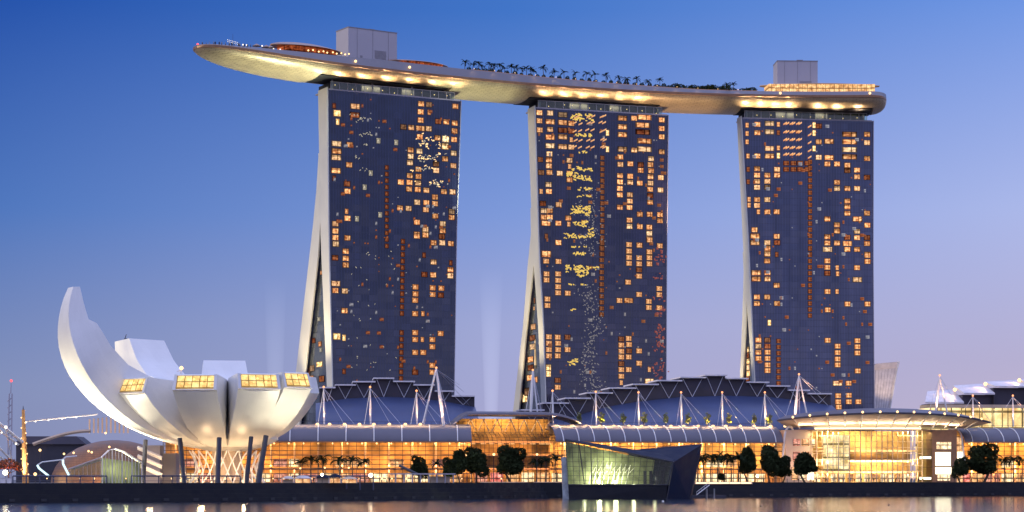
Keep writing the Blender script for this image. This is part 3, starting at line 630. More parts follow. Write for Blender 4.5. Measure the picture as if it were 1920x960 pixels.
# observation deck restaurant: low lens roof with red light under it
def litwall(name, ca, cb_, st, cw, fh, scale=.35, seed=0):
    """the lit inside of a glazed wall: warm patches, dark frames"""
    m, t, out = newmat(name); e = nd(t, 'ShaderNodeEmission'); c = nd(t, 'ShaderNodeTexCoord'); s = nd(t, 'ShaderNodeSeparateXYZ'); t.links.new(c.outputs['UV'], s.inputs[0])
    n = nd(t, 'ShaderNodeTexNoise'); n.inputs['Scale'].default_value = scale; n.inputs['Detail'].default_value = 5; n.inputs['Roughness'].default_value = .65
    ad_ = nd(t, 'ShaderNodeVectorMath', operation='ADD'); t.links.new(c.outputs['UV'], ad_.inputs[0]); ad_.inputs[1].default_value = (seed*31.7, seed*3.1, 0); t.links.new(ad_.outputs[0], n.inputs['Vector'])
    v = nd(t, 'ShaderNodeTexVoronoi'); v.inputs['Scale'].default_value = scale*1.4; t.links.new(ad_.outputs[0], v.inputs['Vector'])
    f_ = ramp(t, n.outputs[0], [(.3, (0,0,0)), (.68, (1,1,1))])
    col = mixc(t, f_, ca, cb_)
    fu = math_(t, 'FRACT', math_(t, 'DIVIDE', s.outputs[0], cw)); fv = math_(t, 'FRACT', math_(t, 'DIVIDE', s.outputs[1], fh))
    ln = math_(t, 'MULTIPLY', math_(t, 'GREATER_THAN', fu, .12), math_(t, 'GREATER_THAN', fv, .14))
    stn = math_(t, 'MULTIPLY', mapr(t, ln, 0, 1, .25, 1), mapr(t, n.outputs[0], .3, .7, st*.35, st*1.4))
    hot = ramp(t, v.outputs['Distance'], [(.0, (2.2,)*3), (.22, (1,1,1)), (1, (.8,)*3)])
    stn = math_(t, 'MULTIPLY', stn, hot)
    t.links.new(col, e.inputs[0]); t.links.new(stn, e.inputs[1]); t.links.new(e.outputs[0], out.inputs[0]); return m
M['redroom'] = litwall('red_terrace', (.22,.03,.015,1), (1,.22,.07,1), .55, 1.5, 9, .55, 5)
def lens(sa, sb, l, zt, zb_, wd, nm, mat, par):
    mb = MB(); n = 22; tp, bt = [], []
    R_ = []
    for k in range(n+1):
        f_ = k/n; e = max(.03, math.sin(math.pi*f_))**.55; s = sa+(sb-sa)*f_; R_.append([deck_pt(s, l-wd*e, zb_), deck_pt(s, l-wd*e*.9, zb_+.35), deck_pt(s, l, zb_+.3+(zt-zb_)*e), deck_pt(s, l+wd*e*.9, zb_+.35), deck_pt(s, l+wd*e, zb_)])
    mb.loft(R_); return mb.build(nm, mat, par, smooth=True)
s0, s1 = s_at(528), s_at(660); zq = deckz((s0+s1)/2)
lens(s0, s1, -4, zq+7.2, zq+4.6, 9, 'restaurant_roof', M['bronze'], sp_root)
mb = MB(); mb.loft([[deck_pt(s0+6+(s1-s0-12)*k/16, l, z) for l, z in ((-9, zq+.1), (1, zq+.1), (1, zq+4.6), (-9, zq+4.6))] for k in range(17)]); mb.build('restaurant', M['redroom'], sp_root, uvp=T1[1])
s0, s1 = s_at(742), s_at(852); zq = deckz((s0+s1)/2)
lens(s0, s1, -5, zq+4.6, zq+3.0, 8, 'terrace_roof', M['bronze'], sp_root)
mb = MB(); mb.loft([[deck_pt(s0+5+(s1-s0-10)*k/16, l, z) for l, z in ((-10.5, zq+.3), (-3, zq+.3), (-3, zq+3), (-10.5, zq+3))] for k in range(17)]); mb.build('terrace_bar', M['redroom'], sp_root, uvp=T1[1])
s0, s1 = s_at(1430), s_at(1652); zq = deckz((s0+s1)/2)
mb = MB(); mb.loft([[deck_pt(s0+3+(s1-s0-6)*k/24, l, z) for l, z in ((-13, zq+.3), (-2, zq+.3), (-2, zq+5.0), (-13, zq+5.0))] for k in range(25)])
M['pav'] = facade('pavilion_glass', 2, 3.4, (.3,.14,.05), (.5,.3,.12), 1.3, .6)
M['pavlit'] = litwall('pavilion_lit', (1,.40,.14,1), (1,.68,.32,1), 1.3, 2.2, 3.3, .5)
pv = mb.build('pavilion', M['pavlit'], sp_root, uvp=T3[1])
lens(s0, s1, -6, zq+6.3, zq+5.0, 9.5, 'pavilion_roof', M['beige'], sp_root)
# hull floodlights on the parapet and lamps
def small_lamp(px, l, dz, r, mat, label, group, name='deck_lamp', cat='lamp'):
    s = s_at(px, l); p = deck_pt(s, l, deckz(s)+dz)
    o = thing(name, label, cat, deck_pt(s, l, deckz(s)), group)
    mb = MB(); mb.tube(deck_pt(s, l, deckz(s)), p, .09, .07, 6); mb.build('post', M['darksteel'], o)
    mb = MB(); mb.ball(p, r, 8, 5); mb.build('bulb', mat, o); return o
lp = [455,462,479,492,498,505,513,525,556]
for i, px in enumerate(lp): small_lamp(px, -12.5+(i%3)*2.5, 1.4+(i%2)*.7, .34, M['bulb'], f'small white lamp near the bow of the roof deck, {nth(i)} counting from the tip', 'lamps on the observation deck')
for i, px in enumerate((579,587,598,606,614,624,632,641,648,655)): small_lamp(px, -13, 2.4+.4*(i%2), .38, M['warm'], f'warm lamp under the restaurant roof on the deck, {nth(i)} from the bow side', 'lamps under the deck restaurant')
for i, px in enumerate((665,766,1463,1631)):
    s = s_at(px, -16.2); p = deck_pt(s, -halfw(s)-.35, zk(s)+interp(s, HB)*.45)
    o = thing('wall_lamp', ['warm lamp on the parapet below the larger plant room','warm lamp on the parapet beside the red terrace bar','warm lamp on the parapet under the smaller plant room','warm lamp on the parapet at the stern corner'][i], 'lamp', p, 'lamps fixed to the deck parapet')
    mb = MB(); mb.ball(p, .6, 10, 6); mb.build('globe', M['warm'], o); mb = MB(); mb.tube(p, p+Vector((0,.9,0)), .15); mb.build('bracket', M['darksteel'], o)
o = thing('beacon', 'red beacon at the very tip of the roof deck bow', 'beacon', deck_pt(.5, 0, zk(0)))
mb = MB(); mb.tube(deck_pt(.5, 0, zk(0)), deck_pt(.5, 0, zk(0)+.5), .3, .2); mb.build('base', M['darksteel'], o); mb = MB(); mb.ball(deck_pt(.5, 0, zk(0)+.8), .5, 10, 6); mb.build('lens', M['red'], o)
o = thing('beacon', 'small red beacon on the parapet at the blunt stern', 'beacon', deck_pt(LT-2, -8, zk(LT)+2))
mb = MB(); mb.tube(deck_pt(LT-2, -8, zk(LT)+1.4), deck_pt(LT-2, -8, zk(LT)+2), .15); mb.build('base', M['darksteel'], o); mb = MB(); mb.ball(deck_pt(LT-2, -8, zk(LT)+2.2), .32, 8, 5); mb.build('lens', M['red'], o)
# string of fairy lights on a mast
s = s_at(437, 0); b0 = deck_pt(s, 0, deckz(s)); o = thing('light_mast', 'thin mast with a cluster of tiny lights over the bow deck', 'light mast', b0)
mb = MB(); mb.tube(b0, b0+Vector((0,0,8.5)), .1, .05); mb.build('pole', M['darksteel'], o)
mb = MB()
for i in range(14):
    a = Vector((-2.2+.36*i-(.5 if i % 2 else 0), 0, 5.1-.10*i+(.9 if i % 2 else 0)))
    mb.ball(b0+a, .15, 6, 4)
mb.build('bulbs', M['bulb'], o)
mb = MB(); mb.tube(b0+Vector((-2.4,.2,5.3)), b0+Vector((2.6,.2,4.2)), .05); mb.build('crossbar', M['darksteel'], o)
# parasols near the restaurant
for i, px in enumerate((481, 500, 506)):
    s = s_at(px, -8); b0 = deck_pt(s, -8, deckz(s)); o = thing('parasol', f'dark conical parasol beside the deck restaurant, {nth(i)} from the bow', 'parasol', b0, 'parasols on the observation deck')
    mb = MB(); mb.tube(b0, b0+Vector((0,0,3.6)), .08); mb.build('pole', M['darksteel'], o)
    mb = MB(); mb.tube(b0+Vector((0,0,2.7)), b0+Vector((0,0,3.8)), 2.2, .1, 10); mb.build('canopy', M['bronze'], o)
for i, px in enumerate(list(range(890, 1420, 38))):
    s = s_at(px, -17); p = deck_pt(s, -halfw(s)+.1, zk(s)+interp(s, HB)+.25)
    o = thing('parapet_lamp', f'small downlight on the deck parapet, {nth(i)} along from the first gap', 'lamp', p, 'downlights along the deck parapet')
    mb = MB(); mb.tube(p+Vector((0,.9,-.1)), p+Vector((0,-.5,.1)), .07, None, 5); mb.build('arm', M['darksteel'], o); mb = MB(); mb.ball(p+Vector((0,-.55,0)), .16, 6, 4); mb.build('lamp_head', M['warm'], o)
    lamp('parapet_wash', 'SPOT', p+Vector((0,-.7,-.1)), 80, (1,.66,.42), p+Vector((0,.5,-3)), .1, spot=110)
mb = MB(); sa, sb = s_at(880), s_at(1420)
for k in range(40): mb.hexa([deck_pt(sa+(sb-sa)*(k+a)/40, l, z_+deckz(sa+(sb-sa)*(k+a)/40)) for z_ in (.05, 1.25) for a, l in ((.02,-14.9),(.98,-14.9),(.98,-14.7),(.02,-14.7))])
M['pooledge'] = emit('pool_edge_glow', (1,.52,.36), .42)  # light on the low pool wall, put in as glow
mb.build('pool_edge_lit', M['pooledge'], sp_root)
# added lamps, out of view, that graze the pale end walls
for ti, e in ((T1, 130000), (T2, 115000), (T3, 95000)):
    root, pl, uL, uR = ti
    lamp('wall_fill', 'SPOT', pl.pt(uL(40)-26, 44, 2), e, (1,.84,.52), pl.pt(uL(110), 105, 4), 1.5, spot=75, blend=1)
    lamp('wall_fill', 'SPOT', pl.pt(uL(40)-22, 44, 26), e*.6, (1,.80,.46), pl.pt(uL(80), 75, 22), 1.5, spot=80, blend=1)
# uplights in the tower roofs and hull washes
WARM, GRN = (1,.72,.40), (.86,1,.72)
def hull_lamp(ti, fr_, e, col=WARM, b=-.6):
    root, pl, uL, uR = ti; u = uL(184)+(uR(184)-uL(184))*fr_
    lamp('hull_uplight', 'SPOT', pl.pt(u, 185.0, -5.5), e, col, pl.pt(u, 193.2, -8.5), .4, spot=120, blend=1)
for ti, frs in ((T1, (.06,.24,.42,.60,.78,.94)), (T2, (.06,.2,.34,.48,.62,.76)), (T3, (.02,.13,.24,.34,.56,.70,.86))):
    for f_ in frs: hull_lamp(ti, f_, 10500)
# added lamps in mid-air that wash the overhanging bow and the tower spans
def spot(loc, tgt, e, col, ang, size=1): return lamp('floodlight', 'SPOT', loc, e, col, tgt, size, spot=ang, blend=.7)
_pl = T1[1]
spot(_pl.pt(T1[2](120)-3, 112, -14), deck_pt(38, -6, 191), 620000, (.93,1,.66), 46, 2)
spot(_pl.pt(T1[2](184)-2, 177, -3), deck_pt(52, -14, 193), 9000, (.95,1,.74), 70, 1)
spot(_pl.pt(T1[3](120)+3, 112, -10), deck_pt(140, -6, 190), 360000, (.92,1,.66), 40, 2)
spot(T2[1].pt(T2[3](120)+3, 110, -10), deck_pt(245, -6, 190), 260000, (1,.66,.36), 42, 2)  # added warm fill for the unlit span past the middle tower

# ================================================================== lotus shaped museum
MC = Vector(((426-960)/F*690, 690, 0))
mus = thing('museum', 'white lotus shaped museum with upturned petals beside the water', 'museum', (MC.x, MC.y, GZ))
M['skylight'] = litwall('petal_skylight', (1,.50,.12,1), (1,.80,.36,1), 1.7, 2.8, 2.5, .22)
def ell(th, a=47.8, b=39, zc_=55): return a*math.sin(th), zc_-b*math.cos(th)
def petal(az, zt, inner, wtip, wmid, tip=None, wbase=5.0, rs=1.0, seed=0, wl=None):
    az = R(az); d = Vector((math.sin(az), -math.cos(az), 0)); e = Vector((math.cos(az), math.sin(az), 0))
    th1 = math.acos((55-zt)/39); th0 = .12; N = 22; rings = []; uvs = []
    O = [ell(th0+(th1-th0)*k/N) for k in range(N+1)]
    I = []
    L = [0]
    for a, b in zip(inner, inner[1:]): L.append(L[-1]+math.hypot(b[0]-a[0], b[1]-a[1]))
    for k in range(N+1):
        x = L[-1]*k/N; i = max(0, min(len(inner)-2, int(np.searchsorted(L, x, 'right'))-1)); f_ = (x-L[i])/(L[i+1]-L[i])
        I.append((inner[i][0]+(inner[i+1][0]-inner[i][0])*f_, inner[i][1]+(inner[i+1][1]-inner[i][1])*f_))
    for k in range(N+1):
        f_ = k/N; w = interp(f_, wl or [(0, wbase), (.55, wmid), (1, wtip)])/2; (ro, zo), (ri, zi) = O[k], I[k]
        ro *= rs; ri *= rs; ring, uv = [], []
        dr, dz = ro-ri, zo-zi; ln = max(.01, math.hypot(dr, dz))
        for q in (-1, -.93, -.5, 0, .5, .93, 1):
            bl = .05*w*2*(1-q*q); p = MC+d*(ro+dr/ln*bl*.6)+e*(q*w); ring.append(Vector((p.x, p.y, zo+dz/ln*bl*.6))); uv.append((k*2.6, q*w))
        for q in (1, .92, -.92, -1):
            p = MC+d*ri+e*(q*w*.97); ring.append(Vector((p.x, p.y, zi))); uv.append((k*2.6, 20+ln+q*w))
        rings.append(ring); uvs.append(uv)
    mb = MB(); mb.loft(rings, uvs=uvs); o = mb.build('petal', M['museum'], mus, smooth=True)
    if tip:
        last = rings[-1]; a, b, c, d4 = last[0], last[6], last[7], last[10]
        def bl(u, v): return (a.lerp(b, u)).lerp(d4.lerp(c, u), v)
        n = (b-a).cross(d4-a).normalized()
        if n.dot(d) < 0: n = -n
        mb = MB(); q = [bl(.07,.12)+n*.75, bl(.93,.12)+n*.75, bl(.93,.9)+n*.12, bl(.07,.9)+n*.12]
        mb.add(q, [(0,1,2,3)], [(0,0),(wtip,0),(wtip,5),(0,5)]); mb.build('skylight', M['skylight'], o, fix=False)
        mb = MB()
        for u0, u1, v0, v1 in ((.0,.07,.0,1),(.93,1,.0,1),(.07,.93,.9,1),(.07,.93,.0,.12)):
            mb.hexa([bl(u0,v0)-n*.1, bl(u1,v0)-n*.1, bl(u1,v1)-n*.1, bl(u0,v1)-n*.1, bl(u0,v0)+n*.85, bl(u1,v0)+n*.85, bl(u1,v1)+n*.3, bl(u0,v1)+n*.3])
        mb.build('skylight_frame', M['museum'], o)
    return o
INA = [(6,31),(17.6,35.9),(25,38.8),(31.6,42),(36.8,47.8),(40.3,55.0),(42.2,55.6),(43.2,61),(43.9,66.3)]
petal(-58, 66.2, INA, 4.5, 15, rs=1.155, wl=[(0,5),(.45,14.5),(.62,15.5),(.72,13.5),(.86,8.6),(1,4.6)])
def low(zt, az, w=13): 
    th = math.acos((55-zt)/39); r = 47.8*math.sin(th)
    return [(5,29),(14,34),(24,zt+4.2),(r-1.4, zt+5.0)]
petal(-40, 33.0, low(33.0,0), 12.6, 11.0, True, 3.2); petal(-6.5, 33.6, low(33.6,0), 13.8, 12.0, True, 3.6)
petal(21.5, 34.0, low(34.0,0), 13.4, 11.4, True, 3.2); petal(39.5, 34.6, low(34.6,0), 10, 9.4, True, 3); petal(76, 34.5, low(34.5,0), 12, 13, None, rs=.72)
INB = [(6,31),(14,33.5),(22,36),(30,41),(36,46.5),(40.5,53.6)]
petal(-131, 52.8, INB, 15.5, 18); petal(-171, 46.2, [(6,31),(16,33.5),(25,36.5),(33,41.5),(38.6,47.2)], 14.6, 18); petal(130, 34, low(34,0), 13, 12, rs=.66); petal(-104, 36, low(36,0), 12, 14)
mb = MB(); rings = []
for r, z in ((.3,15.4),(6,15.7),(11,16.9),(14,18.0),(16.5,19.4),(16,22),(10,30),(.3,30)): rings.append([MC+Vector((r*math.cos(2*math.pi*i/36), r*math.sin(2*math.pi*i/36), z)) for i in range(36)])
mb.loft(rings); mb.build('bowl', M['museum'], mus, smooth=True)
mb = MB(); rings = []
for r, z in ((5,GZ),(4.6,9),(4.6,12),(5,16.5)): rings.append([MC+Vector((r*math.cos(2*math.pi*i/36), r*math.sin(2*math.pi*i/36), z)) for i in range(36)])
mb.loft(rings, caps=False); mb.build('core_wall', M['beige'], mus, smooth=True)
mb = MB()
for i in range(22):
    a0 = 2*math.pi*i/22
    for s_ in (1, -1):
        a1 = a0+s_*.42; pts = []
        for k in range(6):
            f_ = k/5; r = 12.2-2.2*math.sin(math.pi*f_); a = a0+(a1-a0)*f_; pts.append(MC+Vector((r*math.sin(a), -r*math.cos(a), GZ+10.4*f_)))
        mb.path(pts, .2, 5)
mb.build('lattice', M['steel'], mus)
for (pb, yb, pt_, yt, D, r) in ((346,893,337,829,668,.85),(408,896,411,828,655,.85),(462,893,471,826,660,.75),(484,897,499,824,655,.9),(268,893,273,832,680,.8)):
    mb = MB(); b0 = P(pb, yb, D); t0 = P(pt_, yt, D+3); b0.z = GZ; mb.tube(b0, t0+Vector((0,0,1.2)), r, r*.9, 10); mb.build('column', M['darksteel'], mus)
mb = MB()   # stair and service block under the bowl
for px0, px1, y0, y1, D in ((268,300,835,893,700),(300,330,850,893,706)):
    a, b = P(px0, y0, D), P(px1, y1, D); mb.hexa([(a.x,D,GZ),(b.x,D,GZ),(b.x,D+8,GZ),(a.x,D+8,GZ),(a.x,D,a.z),(b.x,D,a.z),(b.x,D+8,a.z),(a.x,D+8,a.z)])
mb.build('service_block', M['grey'], mus)
mb = MB()
for k in range(3):
    a = P(258, 838+16*k, 690); b = P(304, 858+16*k, 690); mb.tube(a, b, .5, .5, 6)
    mb.tube(P(258, 842+16*k, 690), P(304, 862+16*k, 690), .25, .25, 6)
mb.build('stair', M['steel'], mus)
o = mb
mb = MB(); tip_ = P(338, 715, 712)
mb.tube(tip_, P(340, 692, 712), .5, .35, 6); mb.tube(P(332,697,712), P(345,690,712), .25, .25, 6); mb.build('roof_floodlight', M['steel'], mus)
mb = MB(); mb.ball(P(340, 690, 711), .65, 8, 5); mb.build('roof_floodlight_lens', M['warm'], mus)
mb = MB(); mb.tube(P(230, 646, 728), P(237, 627, 728), .18, .12, 5); mb.tube(P(226,640,728), P(238,634,728), .1, .1, 5); mb.build('roof_antenna', M['darksteel'], mus)
FLD = (1, .90, .64)
def pfl(az, r, e, tr, tz, ang=125, z=6.6):
    a = R(az); d = Vector((math.sin(a), -math.cos(a), 0)); p = MC+d*r; p.z = z; q = MC+d*tr; q.z = tz
    spot(p, q, e*2.1, FLD, ang, 1)
pfl(-64, 36, 42000, 36, 22); pfl(-64, 54, 36000, 46, 30, 95); pfl(-68, 66, 26000, 52, 46, 60)
pfl(-44, 46, 3600, 36, 29, 80); pfl(-6, 50, 1500, 35, 28, 75); pfl(20, 50, 4200, 36, 30, 70); pfl(41, 48, 14000, 38, 30, 70); pfl(72, 42, 3200, 33, 28, 80); pfl(44, 56, 7000, 41, 35, 55); pfl(-40, 56, 6000, 40, 34, 50)
lamp('core_lamp', 'POINT', MC+Vector((-6,-17,8)), 6000, (1,.66,.34), size=1); lamp('core_lamp', 'POINT', MC+Vector((8,-16,8)), 6000, (1,.66,.34), size=1)
lamp('core_lamp', 'POINT', MC+Vector((-24,-6,7.5)), 3600, (1,.66,.34), size=1); lamp('core_lamp', 'POINT', MC+Vector((25,-4,7.5)), 3600, (1,.66,.34), size=1)

# ================================================================== shopping arcade along the promenade
def hall(label, pl, t0, t1, ze, zt, nrib, e=1.0, dep=8.5, arch=None, seed=1, shopc=None, ribs=True, tint=(1,.53,.17)):
    mid = pl.pt((t0+t1)/2, GZ, 4); root = thing('arcade_hall', label, 'hall', mid, 'glazed halls of the waterfront arcade'); Ln = t1-t0
    prof = [(-1.6+(dep+1.6)*(1-math.cos(a))**.85, ze+(zt-ze)*math.sin(a)) for a in np.linspace(0, math.pi/2, 9)]
    mb = MB(); mb.loft([[pl.pt(t, z, b) for b, z in prof]+[pl.pt(t, z-.35, b+.1) for b, z in prof[::-1]] for t in np.linspace(t0, t1, 30)])
    mb.build('vault_roof', M['vault'], root, smooth=True)
    for i in range(nrib):
        t = t0+Ln*(i+.5)/nrib; mb = MB(); mb.path([pl.pt(t, z+.12, b-.05) for b, z in prof], .2, 5); mb.build('roof_rib', M['steel'], root)
    mb = MB(); mb.box(pl.pt((t0+t1)/2, ze-.1, -1.55), (Ln, .35, .5), pl.ang); mb.build('gutter', M['bronze'], root)
    mb = MB(); mb.quad(pl.pt(t0, GZ), pl.pt(t1, GZ), pl.pt(t1, ze+2.5), pl.pt(t0, ze+2.5)); mb.build('glazing', M['glass'], root, fix=False)
    mb = MB(); n = max(3, int(Ln/2.9))
    for i in range(n+1): mb.box(pl.pt(t0+Ln*i/n, (GZ+ze)/2+.8, -.12), (.2, .22, ze-GZ+1.6), pl.ang)
    nz = 9
    for k in range(1, nz): mb.box(pl.pt((t0+t1)/2, GZ+(ze-GZ)*k/nz, -.16), (Ln, .14, .26 if k != 3 else .6), pl.ang)
    mb.build('mullions', M['mullion'], root)
    mb = MB(); mb.hexa([pl.pt(t0+.1, GZ, 8.2), pl.pt(t1-.1, GZ, 8.2), pl.pt(t1-.1, GZ, 9), pl.pt(t0+.1, GZ, 9), pl.pt(t0+.1, zt-.5, 8.2), pl.pt(t1-.1, zt-.5, 8.2), pl.pt(t1-.1, zt-.5, 9), pl.pt(t0+.1, zt-.5, 9)])
    mb.build('back_wall', M['inside'], root)
    for z in (GZ+5.0, GZ+10.4):
        if z > ze-2: continue
        mb = MB(); mb.hexa([pl.pt(t0+.1, z, 3.4), pl.pt(t1-.1, z, 3.4), pl.pt(t1-.1, z, 8.1), pl.pt(t0+.1, z, 8.1), pl.pt(t0+.1, z+.7, 3.4), pl.pt(t1-.1, z+.7, 3.4), pl.pt(t1-.1, z+.7, 8.1), pl.pt(t0+.1, z+.7, 8.1)])
        mb.build('gallery_floor', M['inside_dark'], root)
    rnd = random.Random(seed); n = max(2, int(Ln/9))
    for i in range(n):
        mb = MB(); t = t0+Ln*(i+.5)/n; mb.tube(pl.pt(t, GZ, 2.6), pl.pt(t, ze+1.5, 2.6), .35, .35, 8); mb.build('column', M['beige'], root)
    t = t0+.8; i = 0
    while t < t1-4:
        w = rnd.choice((4.5, 6, 7.5)); w = min(w, t1-t-.4)
        for lv, (zb_, zh) in enumerate(((GZ+.3, 3.4), (GZ+6.2, 2.9))):
            if rnd.random() < (.95 if lv == 0 else .62):
                k = rnd.choice(shopc or ('shopA','shopB','shopC','shopA')); mb = MB(); a = pl.pt(t+.3, zb_, 7.9-lv*.1); b = pl.pt(t+w-.3, zb_, 7.9-lv*.1); up = Vector((0,0,zh))
                mb.hexa([a, b, b+pl.n3*.2, a+pl.n3*.2, a+up, b+up, b+pl.n3*.2+up, a+pl.n3*.2+up]); mb.build('shop_window', M[k], root, uvp=pl)
        t += w
    for k in range(int(Ln/5.5)):
        mb = MB(); mb.ball(pl.pt(t0+Ln*(k+.5)/int(Ln/5.5), ze-.7, .9), .36, 8, 5); mb.build('downlight', M['warm'], root)
    for k in range(max(1, int(Ln/40))):
        m_ = max(1, int(Ln/40)); c = t0+Ln*(k+.5)/m_
        l = lamp('hall_light', 'AREA', pl.pt(c, ze-.4, 1.2), 11000*e*Ln/m_/45, tint, pl.pt(c, GZ+7, 8.2), Ln/m_*.92, 1.2)
        l = lamp('hall_light', 'AREA', pl.pt(c, GZ+4.7, 1.6), 6500*e*Ln/m_/45, (1,.50,.24), pl.pt(c, GZ+1.5, 8.2), Ln/m_*.92, 1.0)
        l = lamp('hall_light', 'AREA', pl.pt(c, GZ+6.4, 2.2), 9000*e*Ln/m_/45, tint, pl.pt(c, GZ+10.5, 8.2), Ln/m_*.92, 1.0)
    return root
M['shopA'] = litwall('shop_warm', (1,.38,.14,1), (1,.66,.34,1), 1.3, 2.4, 3.4, .5, 1)
M['shopB'] = litwall('shop_pink', (.9,.22,.14,1), (1,.55,.42,1), 1.0, 1.6, 3.4, .6, 2)
M['shopC'] = litwall('shop_pale', (1,.62,.30,1), (1,.88,.6,1), 1.9, 3.2, 3.4, .4, 3)
M['shopD'] = litwall('shop_red', (1,.10,.08,1), (1,.45,.4,1), 1.4, 2.0, 3.4, .6, 4)
def gp(px, D): return ((px-960)/F*D, D)
ML = VP(gp(306,816), gp(884,824)); T560 = ML.tu(ML.at(560,800)); MCn = VP(gp(1040,832), gp(1466,856)); MR = VP(gp(1806,872), gp(2010,882))
zeL, ztL = ML.at(700,828).z, ML.off(8.5).at(700,797).z
hall('long glazed arcade hall behind the museum, under a blue grey barrel roof', ML, 0, ML.tu(ML.at(884,800)), zeL, ztL, 11, e=.52, seed=2, tint=(1,.52,.20))
zeC, ztC = MCn.at(1250,829).z, MCn.off(8.5).at(1250,799).z
hall('long glazed arcade hall behind the green glass pavilion, under a lilac barrel roof', MCn, 0, MCn.L, zeC, ztC, 15, e=.95, seed=5, tint=(1,.60,.25))
zeR, ztR = MR.at(1880,829).z, MR.off(8.5).at(1880,803).z
hall('glazed arcade hall at the far end of the promenade, behind the big round tree', MR, 0, MR.L, zeR, ztR, 7, e=1.1, seed=9, shopc=('shopA','shopC','shopD','shopB'))
# arched end wall of the centre hall and of the right hall
def arch_end(pl, t, ze, zt, side, root_label):
    o = thing('arch_frame', root_label, 'arch', pl.pt(t, GZ, 0))
    prof = [(-1.9+10.4*(1-math.cos(a))/2*1.0, ze-1+(zt-ze+1)*math.sin(a)) for a in np.linspace(0, math.pi, 17)]
    mb = MB(); mb.path([pl.pt(t+side*.6+side*(b+1.9)*.62, z, b*.35) for b, z in prof]+[], .42, 6)
    e0 = prof[0]; mb.tube(pl.pt(t+side*.6, e0[1], e0[0]*.35), pl.pt(t-side*.5, 11, -1.2), .42, .42, 6)
    mb.build('arch', M['steel'], o)
    mb = MB(); 
    for k in range(1, 8):
        f_ = k/8; a = math.pi*f_; b = -1.9+10.4*(1-math.cos(a))/2; mb.box(pl.pt(t+side*.6+side*(b+1.9)*.62, (ze+10)/2, b*.35+.3), (.14,.14, ze-10+2*math.sin(a)), pl.ang)
    for z in np.arange(12, ze, 2.4): mb.tube(pl.pt(t+side*.6, z, -.4), pl.pt(t+side*7, z, 3.2), .07, .07, 4)
    mb.build('glazing_bars', M['mullion'], o)
    return o
arch_end(MCn, MCn.L, zeC, ztC, 1, 'pale arch closing the end of the lilac barrel roof, beside the round hall')
arch_end(MR, 0, zeR, ztR, -1, 'pale arch at the start of the far barrel roof, beside the bright screens')
# atrium between the two long halls
AT = VP(gp(868,826), gp(1046,834)); L = AT.L
at = thing('atrium_hall', 'tall glazed atrium with a flat raised roof between the two long arcade halls', 'hall', AT.pt(L/2, GZ, 5))
z1 = AT.at(950,832).z; z2 = AT.off(9).at(950,811).z; z3 = AT.off(9).at(950,785).z
mb = MB(); mb.loft([[AT.pt(0, z, b), AT.pt(L, z, b)] for z, b in ((GZ,0),(z1,0),(z1+(z2-z1)*.55,2.4),(z2-.7,6),(z2,9),(z3,9))], closed=False); mb.build('glazing', M['glass'], at, fix=False)
mb = MB(); n = 22
for i in range(n+1):
    t = L*i/n; mb.path([AT.pt(t, z, b-.15) for z, b in ((GZ,0),(z1,0),(z1+(z2-z1)*.55,2.4),(z2-.7,6),(z2,9))], .10, 4)
    if i % 2 == 0: mb.tube(AT.pt(t, z2, 8.9), AT.pt(t, z3, 8.9), .1, .1, 4)
for z, b in [(GZ+(z1-GZ)*k/9, -.15) for k in range(1, 10)]+[(z1+(z2-z1)*.55, 2.25),(z1+(z2-z1)*.3, 1.0),(z2-.7,5.8),(z2,8.85),((z2+z3)/2,8.85),(z2+(z3-z2)*.25,8.85),(z2+(z3-z2)*.75,8.85)]: mb.box(AT.pt(L/2, z, b), (L, .14, .15), AT.ang)
mb.build('mullions', M['mullion'], at)
mb = MB(); mb.hexa([AT.pt(0,GZ,14), AT.pt(L,GZ,14), AT.pt(L,GZ,15), AT.pt(0,GZ,15), AT.pt(0,z3,14), AT.pt(L,z3,14), AT.pt(L,z3,15), AT.pt(0,z3,15)]); mb.build('back_wall', M['inside'], at)
for z in (GZ+5, GZ+10.5, z1+.5):
    mb = MB(); mb.hexa([AT.pt(.2,z,5.5), AT.pt(L-.2,z,5.5), AT.pt(L-.2,z,13.8), AT.pt(.2,z,13.8), AT.pt(.2,z+.7,5.5), AT.pt(L-.2,z+.7,5.5), AT.pt(L-.2,z+.7,13.8), AT.pt(.2,z+.7,13.8)]); mb.build('gallery_floor', M['inside_dark'], at)
for k in range(7):
    mb = MB(); t = L*(k+.5)/7; mb.tube(AT.pt(t, z2+.5, 10.5), AT.pt(t+2.2, z3-.3, 9.8), .22, .22, 6); mb.tube(AT.pt(t+4.4, z2+.5, 10.5), AT.pt(t+2.2, z3-.3, 9.8), .22, .22, 6); mb.build('roof_strut', M['steel'], at)
rnd = random.Random(4)
for k in range(6):
    mb = MB(); t = L*(k+.1)/6; a, b = AT.pt(t+.5, GZ+.3, 13.6), AT.pt(t+L/6-.8, GZ+.3, 13.6); up = Vector((0,0,3.6)); mb.hexa([a,b,b+AT.n3*.2,a+AT.n3*.2,a+up,b+up,b+AT.n3*.2+up,a+AT.n3*.2+up]); mb.build('shop_window', M[('shopA','shopB','shopD','shopA','shopC','shopA')[k]], at, uvp=AT)
for k in range(10):
    mb = MB(); t = L*(k+.5)/10; mb.box(AT.pt(t+rnd.uniform(-1,1), z1+.1, 5.6), (2.2,.3,.3), AT.ang); mb.build('strip_light', M['warm_soft'], at)
zr = AT.at(950,778).z
mb = MB(); rr = []
